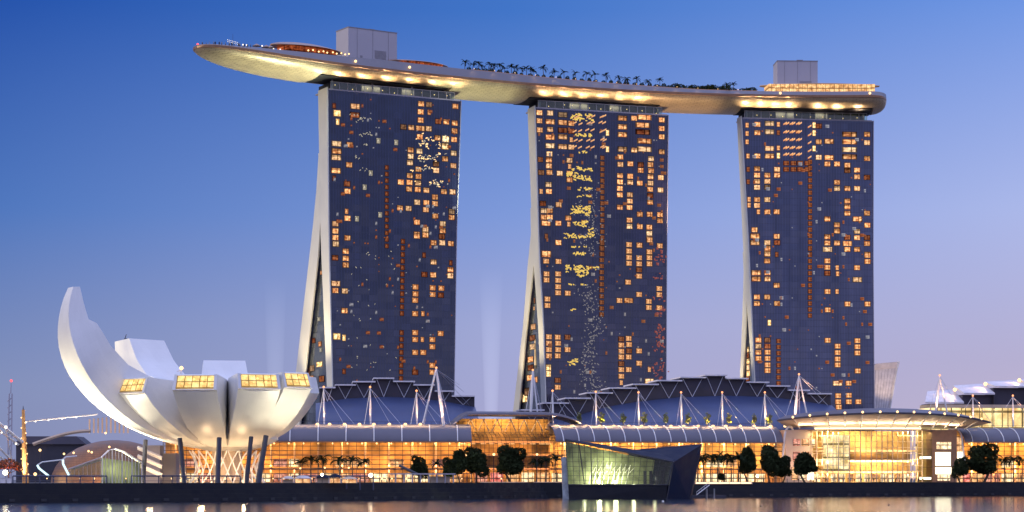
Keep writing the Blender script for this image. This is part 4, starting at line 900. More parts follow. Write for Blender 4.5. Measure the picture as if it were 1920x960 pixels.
for k in range(25):
    f_ = k/24; t = -3+(L+14)*f_; lift = 1.2-3.2*max(0,(f_-.72)/.28)**2-4.5*max(0,(.14-f_)/.14)**1.6
    rr.append([AT.pt(t, z3+lift+.2, 5), AT.pt(t, z3+lift+.9, 5.4), AT.pt(t, z3+lift+1.7, 12), AT.pt(t, z3+lift+.5, 20), AT.pt(t, z3+lift-.1, 20)])
mb.loft(rr); mb.build('roof', M['vault'], at, smooth=True)
lamp('hall_light', 'AREA', AT.pt(L/2, z1, 3), 5200, (1,.50,.19), AT.pt(L/2, 10, 14), L*.9, 2); lamp('hall_light', 'AREA', AT.pt(L/2, z3-.6, 10.2), 3400, (1,.58,.22), AT.pt(L/2, z2, 14), L*.9, 1)
lamp('hall_light', 'AREA', AT.pt(L/2, GZ+4.5, 4), 2600, (1,.50,.26), AT.pt(L/2, 7, 14), L*.9, 1)

# ================================================================== stepped roofs behind the arcade
def stepped(label, Dm, plates, arc_, ylow, pxr, slope=22, D_low=-26, endpx=None):
    """plates: (px0, px1, y) in the photo; the sail roof drops from the truss band to the low front edge"""
    pl = VP(gp(pxr[0], Dm[0]), gp(pxr[1], Dm[1])); root = thing('convention_roof', label, 'roof', pl.pt(pl.L/2, GZ, 10), 'stepped roofs of the convention halls')
    tr = MB(); tw = MB()
    for i, (a, b, y) in enumerate(plates):
        m = (a+b)/2; z = pl.at(m, y).z; ta, tb = pl.tu(pl.at(a, y)), pl.tu(pl.at(b, y))
        mb = MB(); mb.box(pl.pt((ta+tb)/2, z-.2, 8), (tb-ta, 19, .55), pl.ang); mb.build('roof_plate', M['plate'], root)
        za, zb_ = pl.at(a, interp(a, arc_)).z, pl.at(b, interp(b, arc_)).z
        na = plates[i+1][0] if i+1 < len(plates) else b
        tb2 = pl.tu(pl.at(min(b, na), y)); zb2 = pl.at(min(b, na), interp(min(b, na), arc_)).z
        tw.hexa([pl.pt(ta, za-1.5, .5), pl.pt(tb2, zb2-1.5, .5), pl.pt(tb2, zb2-1.5, 14), pl.pt(ta, za-1.5, 14), pl.pt(ta, z-.48, .5), pl.pt(tb2, z-.48, .5), pl.pt(tb2, z-.48, 14), pl.pt(ta, z-.48, 14)])
        # V braces on the face
        zm = pl.at(m, interp(m, arc_)).z
        if z-zm > 2.5:
            tr.tube(pl.pt(ta+1.4, z-.5, .2), pl.pt((ta+tb)/2, zm, .2), .14, .14, 5); tr.tube(pl.pt(tb-1.4, z-.5, .2), pl.pt((ta+tb)/2, zm, .2), .14, .14, 5)
    tw.build('truss_band', M['truss'], root); tr.build('truss', M['cable'], root)
    mb = MB(); rings = []
    for k in range(41):
        px = pxr[0]+(pxr[1]-pxr[0])*k/40; zt_ = pl.at(px, interp(px, arc_)).z; t = pl.tu(pl.at(px, 760)); zl = pl.at((pxr[0]+pxr[1])/2, ylow).z-1.5
        rings.append([pl.pt(t, zl+(zt_-zl)*f_**.8, D_low*(1-f_)-.2+2.5*math.sin(math.pi*f_)*0) for f_ in np.linspace(0, 1, 9)])
    mb.loft(rings, closed=False); mb.build('sail_roof', M['sail'], root, smooth='all')
    zl = pl.at((pxr[0]+pxr[1])/2, ylow).z-1.6
    mb = MB(); mb.hexa([pl.pt(0,GZ,D_low+.5), pl.pt(pl.L,GZ,D_low+.5), pl.pt(pl.L,GZ,14), pl.pt(0,GZ,14), pl.pt(0,zl,D_low+.5), pl.pt(pl.L,zl,D_low+.5), pl.pt(pl.L,zl,14), pl.pt(0,zl,14)]); mb.build('hall_body', M['grey'], root)
    return root, pl
pl_l = [(599,629,726),(628,667,721),(661,704,715),(700,739,708.5),(737,778,714.5),(775,815,721),(815,850,732.6),(847,890,742)]
ST1 = stepped('stepped roof with dark truss band behind the museum and the first tower\'s foot', (866,872), pl_l, [(599,755),(652,747),(723,744),(776,746),(830,752),(890,763)], 799, (592,891))
pl_c = [(976,1020,768),(1018,1066,755),(1059,1107,746),(1100,1148,736),(1142,1192,727),(1185,1234,720),(1231,1278,713),(1274,1323,707),(1319,1362,703),(1360,1402,709),(1399,1441,716),(1436,1480,723),(1477,1517,731),(1513,1558,737.5)]
ST2 = stepped('widest stepped roof with dark truss band, between the second and third towers', (876,896), pl_c, [(976,793),(1071,783),(1135,763),(1199,753),(1270,745),(1358,742),(1436,744),(1499,751),(1558,760)], 801, (990,1560))
# ledge with floodlights above the arcade roofs
def ledge(pl, t0, t1, z, lab):
    o = thing('ledge', lab, 'ledge', pl.pt((t0+t1)/2, z-1, 10.5)); mb = MB(); mb.hexa([pl.pt(t0,z-2.2,8.7),pl.pt(t1,z-2.2,8.7),pl.pt(t1,z-2.2,13),pl.pt(t0,z-2.2,13),pl.pt(t0,z-.2,8.7),pl.pt(t1,z-.2,8.7),pl.pt(t1,z-.2,13),pl.pt(t0,z-.2,13)]); mb.build('terrace', M['beige'], o)
    mb = MB(); n = int((t1-t0)/3)
    for i in range(n+1): mb.tube(pl.pt(t0+(t1-t0)*i/n, z-.2, 8.9), pl.pt(t0+(t1-t0)*i/n, z+.8, 8.9), .05, .05, 4)
    mb.box(pl.pt((t0+t1)/2, z+.82, 8.9), (t1-t0, .1, .1), pl.ang); mb.build('railing', M['darksteel'], o); return o
ledge(ML, T560, ML.tu(ML.at(884,800)), ztL+.5, 'terrace ledge with a row of floodlights above the arcade hall by the museum')
ledge(MCn, 0, MCn.L, ztC+.5, 'terrace ledge with potted trees and floodlights above the lilac barrel roof')
ledge(MR, 0, MR.L, ztR+.3, 'terrace ledge above the far barrel roof')
def flood(pl, px, y, lab, grp):
    q = pl.off(8.3).at(px, y); o = thing('floodlight_lamp', lab, 'floodlight', q, grp)
    mb = MB(); mb.ball(q, .68, 8, 5, (1,.7,.75)); mb.build('lens', M['warm'], o); mb = MB(); mb.tube(q+Vector((0,.5,-.1)), q+Vector((0,.6,-1)), .16); mb.build('bracket', M['darksteel'], o)
for i, px in enumerate((595,618,646,674,701,730,760,788)): flood(ML, px, 795.5, f'glowing floodlight on the ledge behind the museum, {nth(i)} from the museum', 'floodlights above the arcade by the museum')
for i, px in enumerate((1042,1071,1099,1124,1151,1179,1203,1231,1258,1282,1309,1337,1361,1388,1414,1445,1472)): flood(MCn, px, 799, f'glowing floodlight on the lilac roof ledge, {nth(i)} counting from the atrium', 'floodlights above the lilac barrel roof')
for pl, n, zz in ((ML, 3, ztL), (MCn, 6, ztC)):
    for k in range(n):
        t = (T560 if pl is ML else 0)+(pl.L-(T560 if pl is ML else 0))*(k+.5)/n
        lamp('ledge_glow', 'AREA', pl.pt(t, zz+1.3, 7.2), 1100, (1,.62,.30), pl.pt(t, zz-2, 2), pl.L/n*.9, .3)
# masts
def mast(label, grp, base, top, r, cables, strut=None, glow=True, e=9000):
    o = thing('mast', label, 'mast', base, grp)
    mb = MB(); mid = base.lerp(top, .45); mb.tube(base, mid, r*.7, r, 8); mb.tube(mid, top, r, r*.45, 8); mb.build('pole', M['steel'], o)
    for c in cables: mb = MB(); mb.tube(top, c, .09, .09, 4); mb.build('cable', M['cable'], o)
    if strut: mb = MB(); mb.tube(strut[0], strut[1], r*.6, r*.45, 6); mb.build('strut', M['steel'], o)
    mb = MB(); mb.ball(top+Vector((0,-.1,.5)), .42, 8, 5); mb.build('tip_lamp', M['orange'], o)
    if glow: lamp('mast_uplight', 'SPOT', base+Vector((.3,-2.6,.4)), e, (1,.52,.26), base.lerp(top, .6), .2, spot=50)
    return o
M['orange'] = emit('orange_tip', (1,.36,.15), 2.4)
for i, (px, y) in enumerate(((608,728),(695,728),(782,735))):
    q = ML.off(10.5); mast(f'slim lit mast with stay cables behind the museum, {nth(i)} from the museum', 'slim masts above the arcade by the museum', q.at(px, 797), q.at(px-1, y), .45, [q.at(px+38, 797), q.at(px+58, 797), q.at(px-12, 797)])
for i, (px, y) in enumerate(((1036,735),(1117,737),(1197,738),(1277,738),(1354,738),(1434,738))):
    q = MCn.off(10.5); mast(f'slim lit mast with stay cables on the lilac roof ledge, {nth(i)} from the atrium', 'slim masts above the lilac barrel roof', q.at(px+1, 799), q.at(px, y), .45, [q.at(px+36, 799), q.at(px+58, 799), q.at(px-9, 799)])
q = ML.off(6)
mast('tall leaning mast with fanned cables at the end of the museum side arcade', 'tall masts over the arcade', q.at(832,798), q.at(818,692), .75, [ST1[1].at(870,735), ST1[1].at(862,722), ST1[1].at(880,760), q.at(845,798), q.at(795,797)], (q.at(818,692), q.at(793,793)), e=26000)
q = AT.off(16)
mast('tall mast rising over the atrium roof before the second tower', 'tall masts over the arcade', q.at(995,776), q.at(999,696), .7, [q.at(1022,800), q.at(1015,776), q.at(985,776)], (q.at(999,696), q.at(1008,776)), e=26000)
q = MCn.off(14)
mast('tall A shaped mast in front of the third tower', 'tall masts over the arcade', q.at(1489,792), q.at(1498,704), .6, [q.at(1540,738), q.at(1470,790), q.at(1500,790), q.at(1552,760)], (q.at(1514,782), q.at(1498,704)), e=26000)
q = VP(gp(1700,890), gp(1920,898))
mast('tall A shaped mast standing alone right of the third tower', 'tall masts over the arcade', q.at(1754,776), q.at(1762,706), .6, [q.at(1790,752), q.at(1740,776)], (q.at(1776,774), q.at(1762,706)), e=26000)
for i, (px, y) in enumerate(((1824,744),(1899,744))): mast(f'slim lit mast before the yellow upper hall, {("first","second")[i]} from the lone A mast', 'slim masts at the far end', q.at(px+1, 800), q.at(px, y), .42, [q.at(px+22,765), q.at(px-14,765), q.at(px+40,800)])
# far right upper hall
UR = VP(gp(1744,905), gp(2060,914)); o = thing('upper_hall', 'yellow lit upper hall with overlapping pale roof panels at the far end', 'hall', UR.pt(30, GZ, 10))
M['upper'] = litwall('upper_hall_wall', (1,.58,.18,1), (1,.82,.42,1), 1.5, 4.5, 7, .12, 6)
za, zb_ = UR.at(1840,800).z, UR.at(1840,765).z
mb = MB(); mb.hexa([UR.pt(0,GZ,0),UR.pt(UR.L,GZ,0),UR.pt(UR.L,GZ,20),UR.pt(0,GZ,20),UR.pt(0,zb_,0),UR.pt(UR.L,zb_,0),UR.pt(UR.L,zb_,20),UR.pt(0,zb_,20)]); mb.build('lit_wall', M['upper'], o, uvp=UR)
mb = MB(); mb.box(UR.pt(UR.L/2, zb_+.7, 6), (UR.L+.5, 14.5, 1.4), UR.ang); mb.build('cornice', M['beige'], o)
mb = MB()
for k in range(12): mb.box(UR.pt(UR.L*(k+.5)/12, (za+zb_)/2, -.2), (.25,.3,zb_-za), UR.ang)
mb.build('mullions', M['mullion'], o)
for i, (a, b, yt, yb) in enumerate(((1744,1806,731,757),(1806,1864,720,740),(1864,1928,713,727),(1928,1990,709,720))):
    A_, B_ = UR.at(a, yb), UR.at(b, yb); ta, tb = UR.tu(A_), UR.tu(B_); z0 = UR.at(b, yb).z; z1_ = UR.at(b, yt).z
    mb = MB(); mb.prism([UR.pt(ta-2.5*(i == 0), z0, -1), UR.pt(tb, z0, -1), UR.pt(tb, z1_, 13), UR.pt(ta+3*(i == 0), z1_-.8, 13)], (0,0,.7)); mb.build('roof_panel', M['plate'], o)
    mb = MB(); mb.box(UR.pt(tb-.2, (z0+zb_)/2-.2, 5), (.6, 12, max(.5, z0-zb_)), UR.ang); mb.hexa([UR.pt(ta,zb_+1.42,1),UR.pt(tb,zb_+1.42,1),UR.pt(tb,zb_+1.42,12),UR.pt(ta,zb_+1.42,12),UR.pt(ta,z0-.05,1),UR.pt(tb,z0-.05,1),UR.pt(tb,z0-.05,12),UR.pt(ta,z0-.05,12)]); mb.build('roof_fascia', M['truss'], o)
    mb = MB(); q = UR.pt(tb-1, z1_+.4, 8); mb.ball(q, .8, 8, 5); mb.build('roof_floodlight', M['warm'], o)
    if i < 3: lamp('roof_flood', 'SPOT', q+Vector((-.5,-1.5,1.5)), 2600, (1,.6,.3), UR.pt(ta+4, z0, 3), .4, spot=100)
M['skirt0'] = pbr('pale_pink_trim', (.72,.62,.54), .5)
# white fin building right of the third tower
FN = VP(gp(1636,1100), gp(1690,1103)); o = thing('fin_building', 'pale tapering fin building leaning out right of the third tower', 'building', FN.pt(4, GZ, 5))
a, b, c, d_ = FN.at(1630,683), FN.at(1684,678), FN.at(1662,800), FN.at(1630,800)
mb = MB(); mb.prism([d_, c, b, a], FN.n3*14); mb.build('wall', M['plate'], o, uvp=FN)
mb = MB(); up = Vector((0,0,3.4)); mb.prism([a-FN.n3*.4-up*.9, b-FN.n3*.4-up*.9, b-FN.n3*.4+FN.u3*.8, a-FN.n3*.4], FN.n3*15); mb.build('cornice', M['skirt0'], o)
mb = MB(); mb.tube(c-FN.n3*.2, b-FN.n3*.2, .5, .5, 6); mb.build('edge_beam', M['steel'], o)
mb = MB()
for k in range(1, 9):
    f_ = k/9; mb.tube(d_.lerp(c, f_)-FN.n3*.05, a.lerp(b, f_)-FN.n3*.05-up, .1, .1, 4)
mb.build('panel_joints', M['grey'], o)
lamp('fin_flood', 'SPOT', FN.pt(5, 50, -18), 9000, (1,.7,.45), FN.pt(8, 60, 0), 1, spot=80)

# ================================================================== round event hall with the curved canopy
EC = Vector((143, 914)); RD = 60.0
ev = thing('event_hall', 'brilliantly lit round glass hall under a curved canopy on struts', 'hall', (EC.x, EC.y, GZ))
def ev_pt(a, r, z): return Vector((EC.x+r*math.sin(a), EC.y-r*math.cos(a), z))
zb1 = CH+(HY-806)/F*(EC.y-RD)
AN = np.linspace(-.42, .375, 31); AC = np.linspace(-.56, .84, 41)
mb = MB(); mb.loft([[ev_pt(a, RD, GZ), ev_pt(a, RD, zb1)] for a in AN], closed=False); mb.build('glazing', M['glass'], ev, fix=False)
mb = MB()
for i, a in enumerate(np.linspace(-.42, .375, 23)): mb.tube(ev_pt(a, RD+.1, GZ), ev_pt(a, RD+.1, zb1), .13 if i % 2 else .2, None, 4)
for z in np.linspace(GZ+2.2, zb1, 9): mb.path([ev_pt(a, RD+.1, z) for a in AN], .09, 4)
mb.build('mullions', M['beige'], ev)
M['drum'] = litwall('round_hall_inside', (1,.66,.22,1), (1,.90,.60,1), 1.6, 1.4, 4.8, .22, 8)
mb = MB(); mb.loft([[ev_pt(a, 51, GZ), ev_pt(a, 51, zb1-.3)] for a in AN], closed=False, uvs=[[(a*51, GZ), (a*51, zb1)] for a in AN]); mb.build('inner_wall', M['inside'], ev)
for i, (z, h) in enumerate(((GZ+3.8,.9),(GZ+8.2,.8),(GZ+12.4,.7))):
    mb = MB(); mb.loft([[ev_pt(a, 56, z), ev_pt(a, 56, z+h), ev_pt(a, 51.1, z+h), ev_pt(a, 51.1, z)] for a in AN]); mb.build('gallery', M['beige'], ev)
cyl = MB(); rr = []     # bright inner rotunda on the left
Q = ev_pt(-.225, 54.3, 0)
rr = [[Q+Vector((5.2*math.cos(x), 5.2*math.sin(x), z)) for x in np.linspace(0, 2*math.pi, 25)[:-1]] for z in (GZ+4.8, GZ+9, zb1-2)]
cyl.loft(rr, uvs=[[(5.2*x, z) for x in np.linspace(0, 2*math.pi, 25)[:-1]] for z in (4.8, 9, 18)]); cyl.build('rotunda', M['drum'], ev, smooth=True)
for k in range(12):
    a = -.38+.72*k/11; mb = MB(); p0, p1 = ev_pt(a-.024, 51.2, GZ+.3), ev_pt(a+.024, 51.2, GZ+.3); up = Vector((0,0,3.2)); mb.quad(p0, p1, p1+up, p0+up); mb.build('shop_window', M[('shopC','shopA','shopC')[k%3]], ev, fix=False, uvp=MCn)
lamp('hall_light', 'AREA', ev_pt(0, 58.5, zb1-.8), 15000, (1,.76,.38), ev_pt(0, 51, 10), 42, 1.5); lamp('hall_light', 'AREA', ev_pt(-.23, 59, zb1-1), 2600, (1,.80,.42), ev_pt(-.23, 51, 12), 10, 1.5); lamp('hall_light', 'AREA', ev_pt(0, 58, GZ+3.4), 6000, (1,.68,.34), ev_pt(0, 51, GZ+1), 42, 1); lamp('hall_light', 'AREA', ev_pt(0, 58, GZ+8), 7500, (1,.76,.40), ev_pt(0, 51, GZ+10), 42, 1)
# canopy: bright ring, outward leaning skirt, lens roof and struts
zc1 = zb1+.2; 
def topz(a): return CH+(HY-(773+15*((a-.1)/.68)**2))/F*(EC.y-(RD+9)*math.cos(a))
mb = MB(); mb.loft([[ev_pt(a, RD-.8, zc1+.1), ev_pt(a, RD+.7, zc1+.1), ev_pt(a, RD+.7, zc1+.75), ev_pt(a, RD-.8, zc1+.75)] for a in np.linspace(-.36, .36, 31)]); mb.build('ring_light', M['ring'] if 'ring' in M else emit('ring_light', (1,.82,.50), 2.6), ev)
mb = MB(); mb.loft([[ev_pt(a, RD-.9, zc1-.35), ev_pt(a, RD+.8, zc1-.35), ev_pt(a, RD+.8, zc1+.08), ev_pt(a, RD-.9, zc1+.08)] for a in np.linspace(-.47, .47, 31)]); mb.build('ring_beam', M['bronze'], ev)
M['skirt'] = pbr('canopy_soffit', (.60,.50,.42), .5, var=.08, scale=.3)
mb = MB(); mb.loft([[ev_pt(a, RD-2, zc1+.9), ev_pt(a, RD+4.2, (zc1+topz(a))/2+.2), ev_pt(a, RD+9, topz(a)-.5)] for a in AC], closed=False); mb.build('canopy_soffit', M['skirt'], ev, smooth=True)
mb = MB(); mb.loft([[ev_pt(a, RD+9.3, topz(a)-.7), ev_pt(a, RD+9.6, topz(a)), ev_pt(a, RD+2, topz(a)+1.8), ev_pt(a, RD-8, topz(a)+2.2), ev_pt(a, RD-8, topz(a)+1.2), ev_pt(a, RD+8, topz(a)-.6)] for a in AC]); mb.build('canopy_roof', M['vault'], ev, smooth=True)
for i, a in enumerate(np.linspace(-.46, .74, 13)):
    mb = MB(); mb.tube(ev_pt(a, RD+1.2, zc1+.5), ev_pt(a, RD+9.0, topz(a)-.1), .26, .26, 6); mb.build('strut', M['steel'], ev)
    mb = MB(); mb.ball(ev_pt(a, RD+9.5, topz(a)+.2), .5, 8, 5); mb.build('strut_lamp', M['warm'], ev)
for a in (-.38, -.18, .02, .2, .4, .6): lamp('canopy_wash', 'AREA', ev_pt(a, RD+1.2, zc1+1.3), 900, (1,.66,.38), ev_pt(a, RD+8, topz(a)), 11, .6)
# beige wing at the left of the round hall and the dark pier with two screens at the right
WG = VP(gp(1478,853), gp(1530,856)); o = thing('stone_wing', 'pinkish stone wing with tall windows between the arch and the round hall', 'building', WG.pt(5, GZ, 4))
zt_ = WG.at(1500,806).z; mb = MB(); mb.hexa([WG.pt(0,GZ,3),WG.pt(WG.L,GZ,3),WG.pt(WG.L,GZ,12),WG.pt(0,GZ,12),WG.pt(0,zt_,3),WG.pt(WG.L,zt_,3),WG.pt(WG.L,zt_,12),WG.pt(0,zt_,12)]); mb.build('wall', M['beige'], o)
for i, (a, b, y0, y1, k) in enumerate(((1487,1500,823,836,'shopB'),(1503,1517,823,836,'shopA'),(1487,1500,847,864,'shopB'),(1503,1517,847,864,'shopA'),(1522,1528,823,836,'shopC'),(1522,1528,850,880,'shopA'),(1484,1496,876,900,'shopA'),(1500,1510,876,900,'shopC'),(1514,1526,884,900,'screen'))):
    q0, q1 = WG.off(2.9).at(a, y1), WG.off(2.9).at(b, y0); mb = MB(); x0, x1 = WG.tu(q0), WG.tu(q1); mb.hexa([WG.pt(x0,q0.z,2.8),WG.pt(x1,q0.z,2.8),WG.pt(x1,q0.z,3.1),WG.pt(x0,q0.z,3.1),WG.pt(x0,q1.z,2.8),WG.pt(x1,q1.z,2.8),WG.pt(x1,q1.z,3.1),WG.pt(x0,q1.z,3.1)]); mb.build('window', M[k], o, uvp=WG)
lamp('wing_wash', 'AREA', WG.pt(WG.L/2, GZ+5, -4), 1300, (1,.55,.32), WG.pt(WG.L/2, 18, 3), 10, 1)
PR = VP(gp(1748,866), gp(1794,869)); o = thing('screen_pier', 'dark brown pier carrying two glaring white screens beside the round hall', 'building', PR.pt(5, GZ, 4))
zt_ = PR.at(1770,806).z; mb = MB(); mb.hexa([PR.pt(0,GZ,0),PR.pt(PR.L,GZ,0),PR.pt(PR.L,GZ,9),PR.pt(0,GZ,9),PR.pt(0,zt_,0),PR.pt(PR.L,zt_,0),PR.pt(PR.L,zt_,9),PR.pt(0,zt_,9)]); mb.build('wall', M['bronze'], o)
for a, b, y0, y1, k, nm in ((1754,1782,848,873,'screen','screen'),(1754,1783,876,889,'screen','screen'),(1756,1783,829,842,'shopC','window'),(1758,1781,890,901,'shopC','doorway')):
    q0, q1 = PR.at(a, y1), PR.at(b, y0); x0, x1 = PR.tu(q0), PR.tu(q1); mb = MB(); mb.hexa([PR.pt(x0,q0.z,-.25),PR.pt(x1,q0.z,-.25),PR.pt(x1,q0.z,.1),PR.pt(x0,q0.z,.1),PR.pt(x0,q1.z,-.25),PR.pt(x1,q1.z,-.25),PR.pt(x1,q1.z,.1),PR.pt(x0,q1.z,.1)]); mb.build(nm, M[k], o, uvp=PR)
GE = VP(gp(1724,866), gp(1748,866)); o = thing('glass_entrance', 'greenish glass entrance bay with a white light bar between round hall and pier', 'entrance', GE.pt(2, GZ, 3))
zt_ = GE.at(1735,808).z; mb = MB(); mb.quad(GE.pt(0,GZ), GE.pt(GE.L,GZ), GE.pt(GE.L,zt_), GE.pt(0,zt_)); mb.build('glazing', M['greenglass'], o, fix=False)
mb = MB(); mb.hexa([GE.pt(0,GZ,5),GE.pt(GE.L,GZ,5),GE.pt(GE.L,GZ,6),GE.pt(0,GZ,6),GE.pt(0,zt_,5),GE.pt(GE.L,zt_,5),GE.pt(GE.L,zt_,6),GE.pt(0,zt_,6)]); mb.build('back_wall', M['inside'], o)
for y in (858, 897): q = GE.off(-.3).at(1735, y); mb = MB(); mb.box(q, (4.6,.3,.9), 0); mb.build('light_bar', M['screen'], o)
mb = MB()
for z in np.linspace(GZ+2.5, zt_, 6): mb.box(GE.pt(GE.L/2, z, -.1), (GE.L,.15,.18), GE.ang)
mb.build('mullions', M['mullion'], o); lamp('hall_light', 'AREA', GE.pt(GE.L/2, zt_-.5, 2), 380, (1,.85,.45), GE.pt(GE.L/2, 10, 5), 4, 2)
GB = VP(gp(1794,869), gp(1808,871)); o = thing('glazed_link', 'narrow green tinted glazed link with a white screen under the far arch', 'hall', GB.pt(1.5, GZ, 3))
zt_ = GB.at(1800,818).z; mb = MB(); mb.hexa([GB.pt(0,GZ,1),GB.pt(GB.L,GZ,1),GB.pt(GB.L,GZ,6),GB.pt(0,GZ,6),GB.pt(0,zt_,1),GB.pt(GB.L,zt_,1),GB.pt(GB.L,zt_,6),GB.pt(0,zt_,6)]); mb.build('lit_wall', M['shopA'], o, uvp=GB)
q = GB.off(.7).at(1800, 857); mb = MB(); mb.box(q, (2.6,.3,4.2), GB.ang); mb.build('screen', M['screen'], o)
# ================================================================== crystal pavilion standing in the water
cp = thing('crystal_pavilion', 'faceted green glass pavilion standing in the water before the lilac roof', 'pavilion', P(1150, 936, 722)*1)
cp.location.z = 0; ORG[cp.name] = Vector(cp.location)
TA, TBp = P(1060,824.6,716), P(1261,866,722)
BA, BB = P(1067,936,716), P(1248,931,722); BA.z = BB.z = 0
def onf(px, py):   # point on the leaning front facet
    n = (TBp-TA).cross(BA-TA); d = Vector(((px-960)/F, 1, (HY-py)/F)); o_ = Vector((0,0,CH)); t = n.dot(TA-o_)/n.dot(d); return o_+d*t
nf = (TBp-TA).cross(BA-TA).normalized(); nf = nf if nf.y > 0 else -nf
zl = onf(1160, 909).z
la, lb = onf(1065.5,909), onf(1251,909); la.z = lb.z = zl
mb = MB(); mb.add([la, lb, TBp, TA], [(0,1,2,3)]); mb.build('glazing', M['greenglass'], cp, fix=False)
mb = MB(); bk = Vector((0,11,0)); mb.hexa([BA+Vector((0,0,-1)), BB+Vector((0,0,-1)), BB+Vector((3,15,-1)), BA+Vector((3,16,-1)), la, lb, lb+Vector((3,15,0)), la+Vector((3,16,0))]); mb.build('plinth', M['quay'], cp)
mb = MB(); NV = 17
for i in range(NV+1):
    f_ = i/NV; a, b = la.lerp(lb, f_), TA.lerp(TBp, f_); mb.tube(a-nf*.08, b-nf*.08, .09 if i not in (4,) else .16, None, 4)
for k in range(1, 9):
    z = zl+k*1.55; 
    x0 = onf(1061.5, HY-(z-CH)/716*F); # clip against the falling roof edge
    f0 = 0; pts = []
    for i in range(61):
        f_ = i/60; a, b = la.lerp(lb, f_), TA.lerp(TBp, f_)
        if b.z > z+.1: pts.append(a.lerp(b, (z-a.z)/(b.z-a.z))-nf*.08)
    if len(pts) > 1: mb.tube(pts[0], pts[-1], .06, None, 4)
mb.tube(onf(1085, 830)-nf*.1, onf(1096, 909)-nf*.1, .2, None, 4); mb.tube(TA-nf*.1, TBp-nf*.1, .3, None, 5); mb.tube(la-nf*.1, lb-nf*.1, .25, None, 5); mb.tube(TBp-nf*.1, lb-nf*.1, .22, None, 5)
mb.build('mullions', M['darksteel'], cp)
M['cin'] = pbr('pavilion_inside', (.25,.27,.17), .8, var=.6, scale=.25)
q = Vector((.2,8,0)); mb = MB(); mb.hexa([la+q, lb+q, lb+q+nf*.5, la+q+nf*.5, TA+q-Vector((0,0,.6)), TBp+q-Vector((0,0,.6)), TBp+q+nf*.5-Vector((0,0,.6)), TA+q+nf*.5-Vector((0,0,.6))]); mb.build('inner_wall', M['cin'], cp)
mb = MB()
for i in range(9):
    f_ = .18+.42*i/9; a = la.lerp(lb, f_)+Vector((1,4,0)); b = la.lerp(lb, f_+.05)+Vector((1,4,9.5-5*f_)); mb.tube(a, b, .14, None, 5)
    mb.tube(a+Vector((1.3,0,4)), a+Vector((3,0,8-4*f_)), .1, None, 4)
mb.build('inner_struts', M['steel'], cp)
for i in range(4):
    mb = MB(); a = la.lerp(lb, .78+.06*i)+Vector((0,3,0)); mb.box(a+Vector((0,0,2.3)), (1.1, .4, 4.6), 0); mb.build('display_panel', M['darksteel'], cp)
mb = MB(); top = [TA, TBp, TBp+Vector((4,15,1.5)), TA+Vector((3,16,-.5))]; mb.prism(top, (0,0,.35)); mb.build('roof', M['navy'], cp)
mb = MB(); mb.add([TA, BA, BA+Vector((3,16,0)), TA+Vector((3,16,-.5))], [(0,1,2,3)]); mb.build('side_glazing', M['greenglass'], cp, fix=False)
# second dark crystal, folded behind and to the right
D1, D2, D3 = P(1179,845,736), P(1316.6,833,745), P(1297.5,864,738)
mb = MB(); pts = [D1+Vector((0,3,0)), D2, D3, TBp+Vector((.4,.3,-.1)), Vector((BB.x+.4, BB.y+.3, -1)), Vector((*P(1292,928,738).xy, -1)), Vector((D1.x, D1.y+8, -1)), Vector((D2.x-3, D2.y+10, -1)), D2+Vector((-3,10,-3))]
bm = bmesh.new()
for p in pts: bm.verts.new(p)
bmesh.ops.convex_hull(bm, input=bm.verts); bmesh.ops.delete(bm, geom=[v for v in bm.verts if not v.link_faces], context='VERTS')
bm.verts.index_update(); mb.add([v.co.copy() for v in bm.verts], [[v.index for v in f.verts] for f in bm.faces]); bm.free()
mb.build('dark_facets', M['navy'], cp)
mb = MB(); mb.tube(D1+Vector((0,2.9,.05)), D2+Vector((0,-.05,.05)), .16, None, 4); mb.tube(D2, D3, .16, None, 4); mb.tube(D3, TBp, .14, None, 4); mb.tube(D3, P(1292,928,738), .14, None, 4); mb.tube(TBp+Vector((.4,.2,0)), Vector((BB.x+.4, BB.y, 0)), .2, None, 5); mb.build('edge_trim', M['darksteel'], cp)
a, b = P(1053,857,718), P(1056,934,718); mb = MB(); mb.hexa([Vector((b.x,718,-1)),Vector((BA.x+.2,718,-1)),Vector((BA.x+.2,725,-1)),Vector((b.x,725,-1)),Vector((a.x,718,a.z)),Vector((la.x-.3,718,a.z-.5)),Vector((la.x-.3,725,a.z)),Vector((a.x,725,a.z))]); mb.build('frosted_fin', M['frost'] if 'frost' in M else pbr('frosted_glass', (.40,.44,.44), .3, var=.35, scale=.5), cp)
mb = MB(); c = onf(1120, 903)+Vector((.5,1.2,0)); mb.ball(c, .75, 10, 6); mb.build('floodlight', M['white_hot'], cp)
mb = MB(); c = onf(1151, 904)+Vector((.5,1.2,0)); mb.ball(c, .55, 10, 6); mb.build('floodlight', M['white_hot'], cp)
mb = MB(); c = onf(1139, 876)+Vector((.5,3.2,0)); mb.ball(c, .7, 10, 6); mb.build('lamp', M['bulb'], cp)
for px, e in ((1092,350),(1120,1900),(1151,1300),(1185,500),(1225,120)): lamp('pavilion_light', 'POINT', onf(px, 898)+Vector((.8,3.0,0)), e*2.3, (1,1,.68), size=.6)
lamp('pavilion_light', 'POINT', onf(1135, 872)+Vector((.8,4.0,0)), 1300, (1,.98,.6), size=.6)
